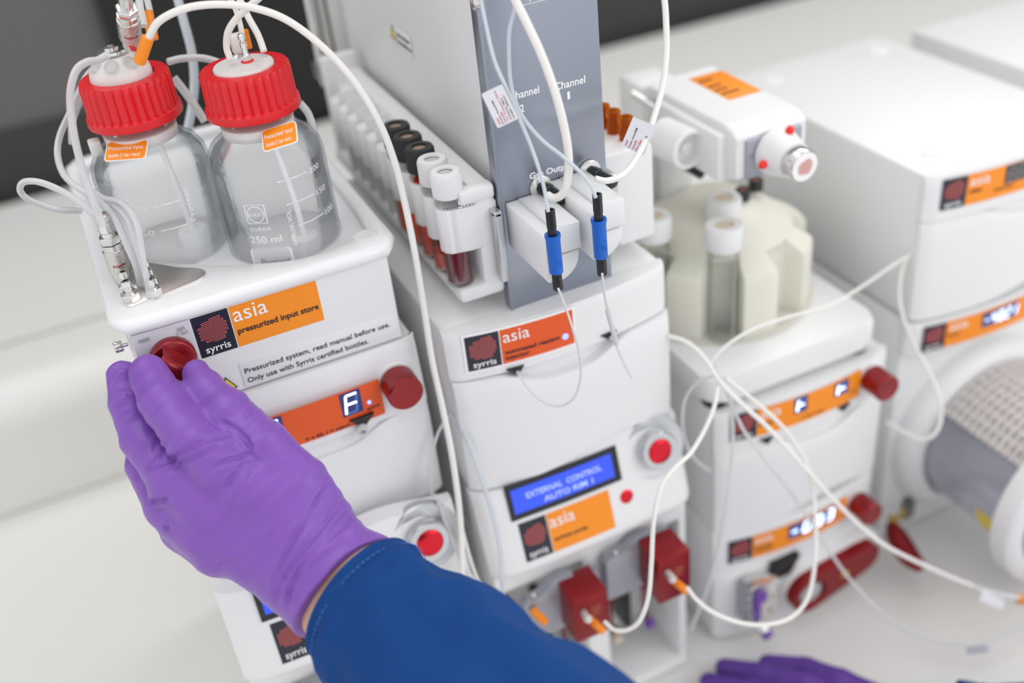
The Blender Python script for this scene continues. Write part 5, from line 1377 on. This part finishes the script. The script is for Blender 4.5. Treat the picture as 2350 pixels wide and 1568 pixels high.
CREASE = [  # (points in photo pixels, depth mm, width mm)
    ([(352, 1072), (358, 1020), (390, 1000), (372, 1042), (352, 1074)], .5, 1.4),
    ([(562, 1000), (574, 1024), (566, 1044), (520, 1058), (478, 1082)], 1.2, 1.3),
    ([(572, 1052), (540, 1090), (512, 1125)], .8, 1.2), ([(576, 1068), (556, 1110), (540, 1150)], .7, 1.3), ([(570, 1040), (600, 1062)], .6, 1.2),
    ([(348, 1074), (400, 1052), (470, 1012), (548, 992)], .9, 1.5), ([(372, 1092), (440, 1050), (520, 1020)], .6, 1.4), ([(400, 1068), (470, 1040), (540, 1010)], .5, 1.2),
    ([(500, 965), (548, 992), (575, 1030)], .9, 1.3), ([(470, 955), (510, 985), (552, 1006)], .5, 1.1),
    ([(340, 1150), (362, 1152), (388, 1144)], 1.3, 1.3), ([(372, 1214), (390, 1210)], 1.2, 1.2), ([(345, 1165), (370, 1172)], .6, 1.2),
    ([(758, 1108), (722, 1160), (672, 1240), (640, 1310), (622, 1372)], 1.0, 1.3),
    ([(795, 1138), (738, 1210), (676, 1290), (640, 1350), (634, 1392)], 1.1, 1.5),
    ([(815, 1160), (752, 1228), (700, 1290), (668, 1350), (658, 1400)], .8, 1.3),
    ([(826, 1180), (780, 1215), (735, 1262)], .8, 1.3), ([(640, 1310), (660, 1340), (664, 1400)], .6, 1.2),
    ([(262, 905), (290, 900), (300, 905)], .6, 1.4), ([(250, 870), (268, 846), (290, 838)], .8, 1.2), ([(265, 940), (290, 930)], .5, 1.3), ([(275, 960), (300, 948)], .4, 1.2),
    ([(585, 905), (560, 925)], .4, 1.2), ([(600, 925), (572, 948), (560, 965)], .5, 1.2), ([(640, 975), (610, 985), (590, 1005)], .5, 1.3),
    ([(400, 1110), (430, 1170), (480, 1230)], .35, 2.0), ([(560, 1130), (520, 1200), (490, 1260)], .3, 2.2), ([(500, 1300), (520, 1290), (560, 1300)], .5, 1.5),
    ([(690, 1150), (640, 1200), (600, 1280)], .3, 1.6), ([(890, 1246), (820, 1262), (768, 1310), (724, 1380)], .7, 1.2),
]
def crease_post(P, Nn):
    z = P[:, 2]; px = 1175+P[:, 0]/z*F; py = 784-P[:, 1]/z*F
    facing = Nn[:, 2] < .15
    disp = np.zeros(len(P))
    for pts, amp, w in CREASE:
        c = catmull([Vector((p[0], p[1], 0)) for p in pts], 5)
        best = np.full(len(P), 1e9); tt = np.zeros(len(P)); n = len(c)-1
        for i in range(n):
            ax_, ay_, bx_, by_ = c[i].x, c[i].y, c[i+1].x, c[i+1].y
            dx, dy = bx_-ax_, by_-ay_; l2 = dx*dx+dy*dy+1e-9
            t = np.clip(((px-ax_)*dx+(py-ay_)*dy)/l2, 0, 1)
            d = np.hypot(px-ax_-t*dx, py-ay_-t*dy)
            u = d < best; best = np.where(u, d, best); tt = np.where(u, (i+t)/n, tt)
        mm = best/4.3
        taper = np.clip(np.minimum(tt, 1-tt)*6, .15, 1)
        disp += np.where(facing, (-1.35*amp*np.exp(-(mm/w)**2)+.55*amp*np.exp(-((mm-2.1*w)/(1.1*w))**2))*taper, 0)
    # soft stretched-glove ripples that run across the hand
    a = np.array([.62, .78]); q = (px*a[0]+py*a[1])
    rp = np.array([noise.noise(Vector((qq/26.0, (x_*.78-y_*.62)/190.0, 3.1))) for qq, x_, y_ in zip(q, px, py)])
    m2_ = np.exp(-((px-470)**2+(py-1040)**2)/(2*120.0**2))
    m3_ = np.exp(-((px-740)**2+(py-1250)**2)/(2*110.0**2))
    disp += rp*(.30+1.0*m2_+.95*m3_)
    disp += vnoise(P, 1/14.0)*.35
    return P+Nn*disp[:, None]
def glove_fn(G):
    s_ = hand(G)
    n_ = Wdir
    cut = ((G-cuff_c)@n_)+3.0
    return np.maximum(s_, cut)
lo = cp(235, 1480, 640); 
glove = sdf_object('glove', glove_fn, (-240, -172, 520), (-52, 20, 650), 1.1, 'glove', person, crease_post, 2)
# rolled glove edge
def ring_pts(c, ax, e1, ra, rb, n=40, ph=0):
    ax = np.array(ax)/np.linalg.norm(ax); e1 = np.array(e1)-ax*(np.array(e1)@ax); e1 /= np.linalg.norm(e1); e2 = np.cross(ax, e1)
    return [c+e1*math.cos(2*math.pi*i/n+ph)*ra+e2*math.sin(2*math.pi*i/n+ph)*rb for i in range(n)]
def w3(p): 
    q = C2W(np.array(p, float)[None])[0]; return Vector(q)
chord = np.array([.65, .76, 0])
# bare wrist
def skin_fn(G):
    a = chain(G, [(cp(756, 1306, 560), 18), (cp(812, 1362, 554), 20.5), (cp(900, 1450, 520), 22)])
    a = smin(a, chain(G, [(cp(775, 1278, 560), 14), (cp(846, 1318, 554), 17.5), (cp(940, 1400, 520), 19)]), 10)
    return smin(a, chain(G, [(cp(715, 1352, 562), 14), (cp(772, 1412, 554), 17.5), (cp(860, 1510, 520), 19)]), 10)
sdf_object('wrist', skin_fn, (-130, -200, 495), (-35, -70, 600), 2.2, 'skin', person, None, 2)
# coat sleeve: lofted cloth tube with hem
def sleeve(name, path, mn, parent, hem_px=None, seed=1.0, e_hint=(.65, .76, 0)):
    """path: list of (centre, radius a, radius b) in camera frame, first is the cuff"""
    b = MB(); nseg = 72; rings = []
    cs = [np.array(p[0]) for p in path]
    def cr(vals, t):
        n = len(vals)-1; i = min(int(t*n), n-1); f = t*n-i
        g = lambda k: np.array(vals[max(0, min(n, k))], float)
        p0, p1, p2, p3 = g(i-1), g(i), g(i+1), g(i+2)
        return .5*((2*p1)+(p2-p0)*f+(2*p0-5*p1+4*p2-p3)*f*f+(3*p1-p0-3*p2+p3)*f**3)
    T = 60; samples = []
    for k in range(T+1):
        t = k/T; samples.append((cr(cs, t), float(cr([p[1] for p in path], t)), float(cr([p[2] for p in path], t))))
    loops = []
    ax0 = samples[1][0]-samples[0][0]
    for k in (2, 1, 0):    # inner hem
        c, a_, b_ = samples[k]; loops.append([w3(q) for q in ring_pts(c, ax0, e_hint, a_-1.8, b_-1.8, nseg)])
    for k in range(T+1):
        c, a_, b_ = samples[k]; ax = samples[min(k+1, T)][0]-samples[max(k-1, 0)][0]
        L = []
        for i, q in enumerate(ring_pts(c, ax, e_hint, a_, b_, nseg)):
            th = 2*math.pi*i/nseg; dirv = (q-c)/np.linalg.norm(q-c)
            f = noise.noise(Vector((math.cos(th)*1.6+seed, math.sin(th)*1.6, k*.09)))*7.5*min(1, k/12) + noise.noise(Vector((math.cos(th)*3+seed, math.sin(th)*3, k*.2)))*2.4*min(1, k/10)
            f += -.7*math.exp(-((k-9.0)/.8)**2)
            L.append(w3(q+dirv*f))
        loops.append(L)
    b.loft(loops, mn, False, True); b.ang = 70
    o = b.build(name, parent)
    return o, samples
arm_c = [cuff_c+Adir*8.5, cuff_c+Adir*22, cuff_c+Adir*50, cuff_c+Adir*95, cuff_c+Adir*150, cuff_c+Adir*225]
sl, smp = sleeve('coat_sleeve', [(arm_c[0], 37.5, 29), (arm_c[1], 39.5, 32), (arm_c[2], 43, 37), (arm_c[3], 50, 44), (arm_c[4], 56, 52), (arm_c[5], 62, 60)], 'coat', person)
# stitching round the hem
b = MB(); c, a_, b_ = smp[9]; ax = smp[10][0]-smp[8][0]; R_ = ring_pts(c, ax, (.65, .76, 0), a_+.55, b_+.55, 72)
for i in range(0, 72, 1):
    p_, q_ = w3(R_[i]), w3(R_[(i+1) % 72]); b.tube([p_, p_.lerp(q_, .62)], .30, 'thread', 5, 1)
b.build('hem_stitching', sl)['kind'] = 'stuff'

# second hand, resting on the bench at the lower right
def bp(px, py, z): 
    p = atz(px, py, z); return np.array([p.dot(_r), p.dot(_u), p.dot(_f)])
zz = -733.0
def hand2(G):
    f1 = chain(G, [(bp(1762, 1524, zz), 8), (bp(1850, 1534, zz+6), 9), (bp(1930, 1566, zz+12), 10.5), (bp(2010, 1610, zz+12), 13)])
    f2 = chain(G, [(bp(1662, 1533, zz), 8), (bp(1750, 1547, zz+6), 9), (bp(1850, 1572, zz+12), 10), (bp(1960, 1630, zz+12), 13)])
    f3 = chain(G, [(bp(1626, 1566, zz), 8), (bp(1720, 1584, zz+6), 9), (bp(1830, 1610, zz+12), 10), (bp(1940, 1660, zz+12), 13)])
    f4 = chain(G, [(bp(1655, 1618, zz), 7.5), (bp(1740, 1632, zz+5), 8.5), (bp(1840, 1660, zz+10), 9.5), (bp(1940, 1700, zz+12), 12)])
    th = chain(G, [(bp(1830, 1760, zz), 9), (bp(1900, 1750, zz+4), 10.5), (bp(2000, 1720, zz+10), 13)])
    s_ = smin(smin(f1, f2, 1.5), smin(f3, f4, 1.5), 1.5)
    p = chain(G, [(bp(1990, 1610, zz+12), 12), (bp(2100, 1650, zz+14), 15), (bp(2240, 1660, zz+20), 20)])
    p = smin(p, chain(G, [(bp(1950, 1680, zz+12), 12), (bp(2100, 1690, zz+14), 15), (bp(2240, 1700, zz+20), 20)]), 12)
    return smin(smin(s_, p, 7), th, 7)
pts2 = np.array([bp(1590, 1500, zz-6), bp(1590, 1830, zz-6), bp(2290, 1560, zz), bp(2290, 1830, zz), bp(1700, 1500, zz+40), bp(2290, 1700, zz+55)])
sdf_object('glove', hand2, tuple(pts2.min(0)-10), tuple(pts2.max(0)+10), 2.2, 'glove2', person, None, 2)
c0 = bp(2190, 1668, zz+26); tocam = np.array([.35, -.25, -.9])
a0 = np.array([.93, -.12, -.25]); a0 /= np.linalg.norm(a0)
sleeve('coat_sleeve', [(c0, 34, 31), (c0+a0*45, 38, 36), (c0+a0*110+np.array([0, 6, -8]), 46, 44), (c0+a0*190+np.array([0, 10, -22]), 54, 52)], 'coat', person, seed=5.0, e_hint=(0, 1, 0))
